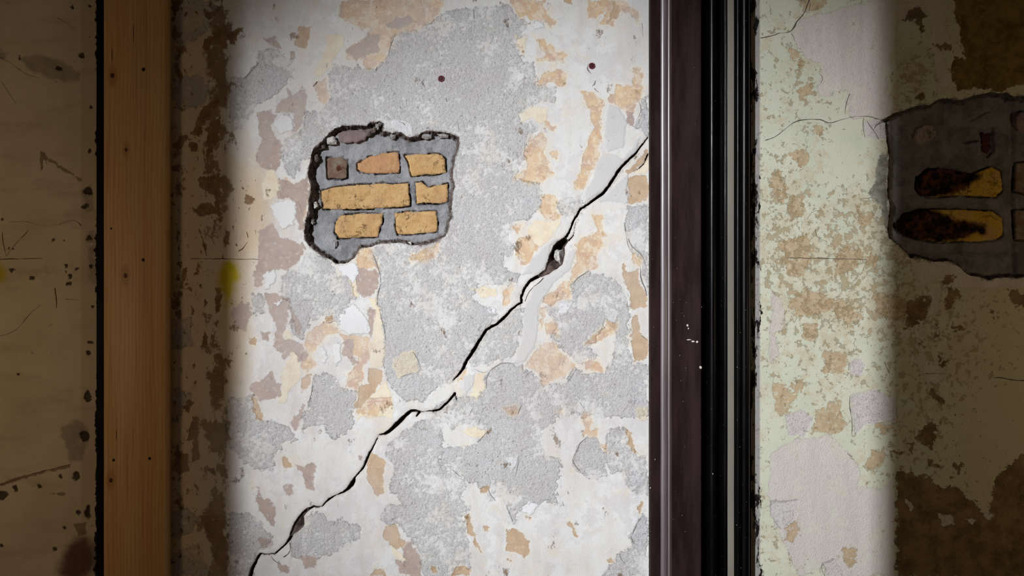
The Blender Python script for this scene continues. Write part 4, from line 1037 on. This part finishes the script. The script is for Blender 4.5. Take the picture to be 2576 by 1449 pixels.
# ------------------------------------------------------------------ timber batten with knots and nails
def pine_material():
    n = NT('planed_pine')
    x, y, z = n.sep()
    warp = n.math('MULTIPLY_ADD', n.noise(1.6, 3, 0.5, stretch=(3, 1, 0.9)), 0.05, x)
    rings = n.math('SINE', n.math('MULTIPLY', n.math('ADD', warp, n.math('MULTIPLY', n.noise(5, 3, stretch=(4, 1, 0.25)), 0.022)), 640.0))
    fine = n.noise(230, 4, 0.6, stretch=(1, 1, 0.018)); wide = n.noise(34, 4, 0.6, stretch=(1, 1, 0.03))
    col = n.mix(n.step(wide, 0.32, 0.68), lin(204, 160, 102), lin(214, 176, 122))
    col = n.mix(n.step(rings, 0.35, 1.0, 0, 0.32), col, lin(176, 118, 66))
    col = n.mix(n.step(fine, 0.5, 0.72, 0, 0.55), col, lin(168, 112, 64))
    col = n.mix(n.step(n.noise(4, 3, stretch=(2, 1, .4)), 0.45, 0.6, 0, 0.35), col, lin(206, 148, 100))
    for (px, py, r) in KNOTS:
        dx = n.math('MULTIPLY', n.math('SUBTRACT', x, X(px)), 1.0); dz = n.math('MULTIPLY', n.math('SUBTRACT', z, Z(py)), 0.42)
        d = n.math('SQRT', n.math('ADD', n.math('MULTIPLY', dx, dx), n.math('MULTIPLY', dz, dz)))
        d = n.math('ADD', d, n.math('MULTIPLY_ADD', n.noise(90, 3), 0.003, -0.0015))
        col = n.mix(n.step(d, r * 2.6 / 1000, r * 1.0 / 1000, 0, 0.6), col, lin(168, 112, 62))
    n.bump(n.math('ADD', fine, n.math('MULTIPLY', rings, 0.2)), 0.0005, 0.6)
    return n.out(col, n.step(wide, 0.3, 0.7, 0.42, 0.55), 0.4)
KNOTS = [(298, 198, 6.5), (332, 382, 4.5), (330, 694, 6), (294, 1201, 6)]
NAILS = [(375, 183, 5), (374, 655, 4.5), (295, 577, 3), (301, 1151, 4), (390, 1147, 4)]
batten = bpy.data.objects.new('timber_batten', None); COL.objects.link(batten); batten.location = (X(352), 0, 0)
tag(batten, 'pale pine batten with knots and nail holes, upright over the plaster beside the black strip', 'batten')
def child(o, par):
    o.parent = par; o.matrix_parent_inverse = par.matrix_world.inverted() if False else o.matrix_parent_inverse
    for v in o.data.vertices: v.co -= par.location
    return o
PINE = pine_material()
# the board keeps world coordinates for its grain: its empty stands at the foot of the board
bprof = [(275.5, 2), (275.5, 41), (276.5, 43.5), (279, 45), (396, 45), (397.5, 44.6), (400, 44.4), (424, 44), (428, 42.5), (430, 39), (430.5, 2)]
bd = extrude('board', bprof, PINE, None, z0=0.0, z1=3.48)
bd.parent = batten; bd.location = (-batten.location.x, 0, 0)
def disc(name, px, py, d, rx, ry, h, mat, label=None, n=14, seed=0):
    r = random.Random(seed); bm = bmesh.new(); rings = []
    for (k, q) in ((1.0, -0.6), (1.0, h * .6), (0.72, h)):
        rings.append([bm.verts.new((X(px + rx * k * math.cos(a) * w_), -(d + q) / 1000, Z(py + ry * k * math.sin(a) * w_))) for a, w_ in ((2 * math.pi * i / n, r.uniform(.93, 1.06)) for i in range(n))])
    for a, b in zip(rings, rings[1:]):
        for i in range(n): bm.faces.new((a[i], a[(i + 1) % n], b[(i + 1) % n], b[i]))
    bm.faces.new(rings[-1]); bmesh.ops.recalc_face_normals(bm, faces=bm.faces)
    me = bpy.data.meshes.new(name); bm.to_mesh(me); bm.free(); me.materials.append(mat)
    o = bpy.data.objects.new(name, me); COL.objects.link(o)
    if label: o['label'] = label
    return o
KM = plain('knot_wood', (92, 52, 30), 0.5); NM = plain('rusty_nail', (30, 22, 20), 0.5)
for i, (px, py, r) in enumerate(KNOTS):
    o = disc('knot', px, py, 45, r * .8, r, 0.25, KM, seed=i); o.parent = batten; o.location = (-batten.location.x, 0, 0)
for i, (px, py, r) in enumerate(NAILS):
    o = disc('nail', px, py, 45, r * .85, r, 0.5, NM, seed=i + 9); o.parent = batten; o.location = (-batten.location.x, 0, 0)
for i, (px, y0, y1) in enumerate([(297, 125, 168), (308, 1075, 1102), (350, 70, 118)]):
    o = disc('grain_split', px, (y0 + y1) / 2, 45, 1.0, (y1 - y0) / 2, 0.15, KM, seed=i + 20); o.parent = batten; o.location = (-batten.location.x, 0, 0)

# ------------------------------------------------------------------ red wall plugs and the flake wedged in the crack
PLUG = plain('red_plastic', (104, 44, 54), 0.45); PLUGIN = plain('plug_core', (62, 14, 24), 0.5)
def wall_plug(px, py, label, seed):
    e = bpy.data.objects.new('wall_plug', None); COL.objects.link(e); d = gback.depth_at(px, py) - 0.5
    e.location = (X(px), d / 1000, Z(py)); tag(e, label, 'wall plug', 'red wall plugs')
    r = random.Random(seed); n = 18
    def ringmesh(name, prof, mat, gap=None):
        bm = bmesh.new(); rs = []
        for (rad, h) in prof:
            rs.append([bm.verts.new((rad * math.cos(2 * math.pi * i / n) * (1 + (0.08 if i % 5 == seed % 5 else 0)) / 1000, -h / 1000, rad * math.sin(2 * math.pi * i / n) / 1000)) for i in range(n)])
        for a, b in zip(rs, rs[1:]):
            for i in range(n):
                if gap and i in gap and prof.index(prof[2]) == 2 and a is rs[1]: continue
                bm.faces.new((a[i], a[(i + 1) % n], b[(i + 1) % n], b[i]))
        if prof[-1][0] < 2.6: bm.faces.new(rs[-1])
        bmesh.ops.recalc_face_normals(bm, faces=bm.faces)
        me = bpy.data.meshes.new(name); bm.to_mesh(me); bm.free(); me.materials.append(mat)
        me.polygons.foreach_set('use_smooth', [True] * len(me.polygons))
        o = bpy.data.objects.new(name, me); COL.objects.link(o); o.parent = e; return o
    ringmesh('sleeve', [(8.0, -2), (8.2, 0.8), (7.2, 1.5), (5.6, 1.3), (5.3, 0.7)], PLUG)
    ringmesh('core', [(5.7, 0.9), (4.0, 0.75), (2.4, 1.0)], PLUGIN)
wall_plug(1110, 198, 'red plastic wall plug in the grey plaster above the brick hole', 1)
wall_plug(1489, 166, 'red plastic wall plug in the white paint near the architrave', 2)
fp = [('Q', 600, 640), ('Q', 650, 605), ('Q', 720, 625), ('Q', 795, 600), ('Q', 812, 690), ('Q', 785, 800), ('Q', 772, 930), ('Q', 735, 968), ('Q', 690, 900), ('Q', 612, 850), ('Q', 580, 780)]
FP = np.array([(1330 + a / 9.06, 560 + b / 9.06) for _, a, b in fp])
bm = bmesh.new(); cx, cy = 1330 + 700 / 9.06, 560 + 745 / 9.06
def fd(px): return 9 - 0.55 * abs(px - cx)                               # ridge runs down the middle
front = [bm.verts.new((X(a), (13 + 0.9 * max(0, a - cx)) / 1000, Z(b))) for a, b in FP]
back = [bm.verts.new((X(a), 26 / 1000, Z(b))) for a, b in FP]
apex = [bm.verts.new((X(cx - 1), 6.5 / 1000, Z(cy - 8))), bm.verts.new((X(cx + 1), 7.5 / 1000, Z(cy + 10)))]
nn = len(FP)
for k in range(nn):
    a, b = front[k], front[(k + 1) % nn]; bm.faces.new((a, back[k], back[(k + 1) % nn], b))
    ap = apex[0] if (FP[k][1] + FP[(k + 1) % nn][1]) / 2 < cy + 2 else apex[1]
    bm.faces.new((a, b, ap))
    k2 = (k + 1) % nn; ap2 = apex[0] if (FP[k2][1] + FP[(k2 + 1) % nn][1]) / 2 < cy + 2 else apex[1]
    if ap2 is not ap: bm.faces.new((b, ap2, ap))
bm.faces.new(back)
bmesh.ops.recalc_face_normals(bm, faces=bm.faces)
me = bpy.data.meshes.new('plaster_flake'); bm.to_mesh(me); bm.free()
fm = NT('flake_plaster'); fm.bump(fm.noise(160, 4), 0.0015)
me.materials.append(fm.out(fm.mix(fm.step(fm.noise(120, 4), 0.4, 0.62), lin(212, 212, 214), lin(160, 158, 152)), 0.9, 0.1))
o = bpy.data.objects.new('plaster_flake', me); COL.objects.link(o)
tag(o, 'pale angular flake of plaster wedged in the widest part of the diagonal crack', 'plaster flake')
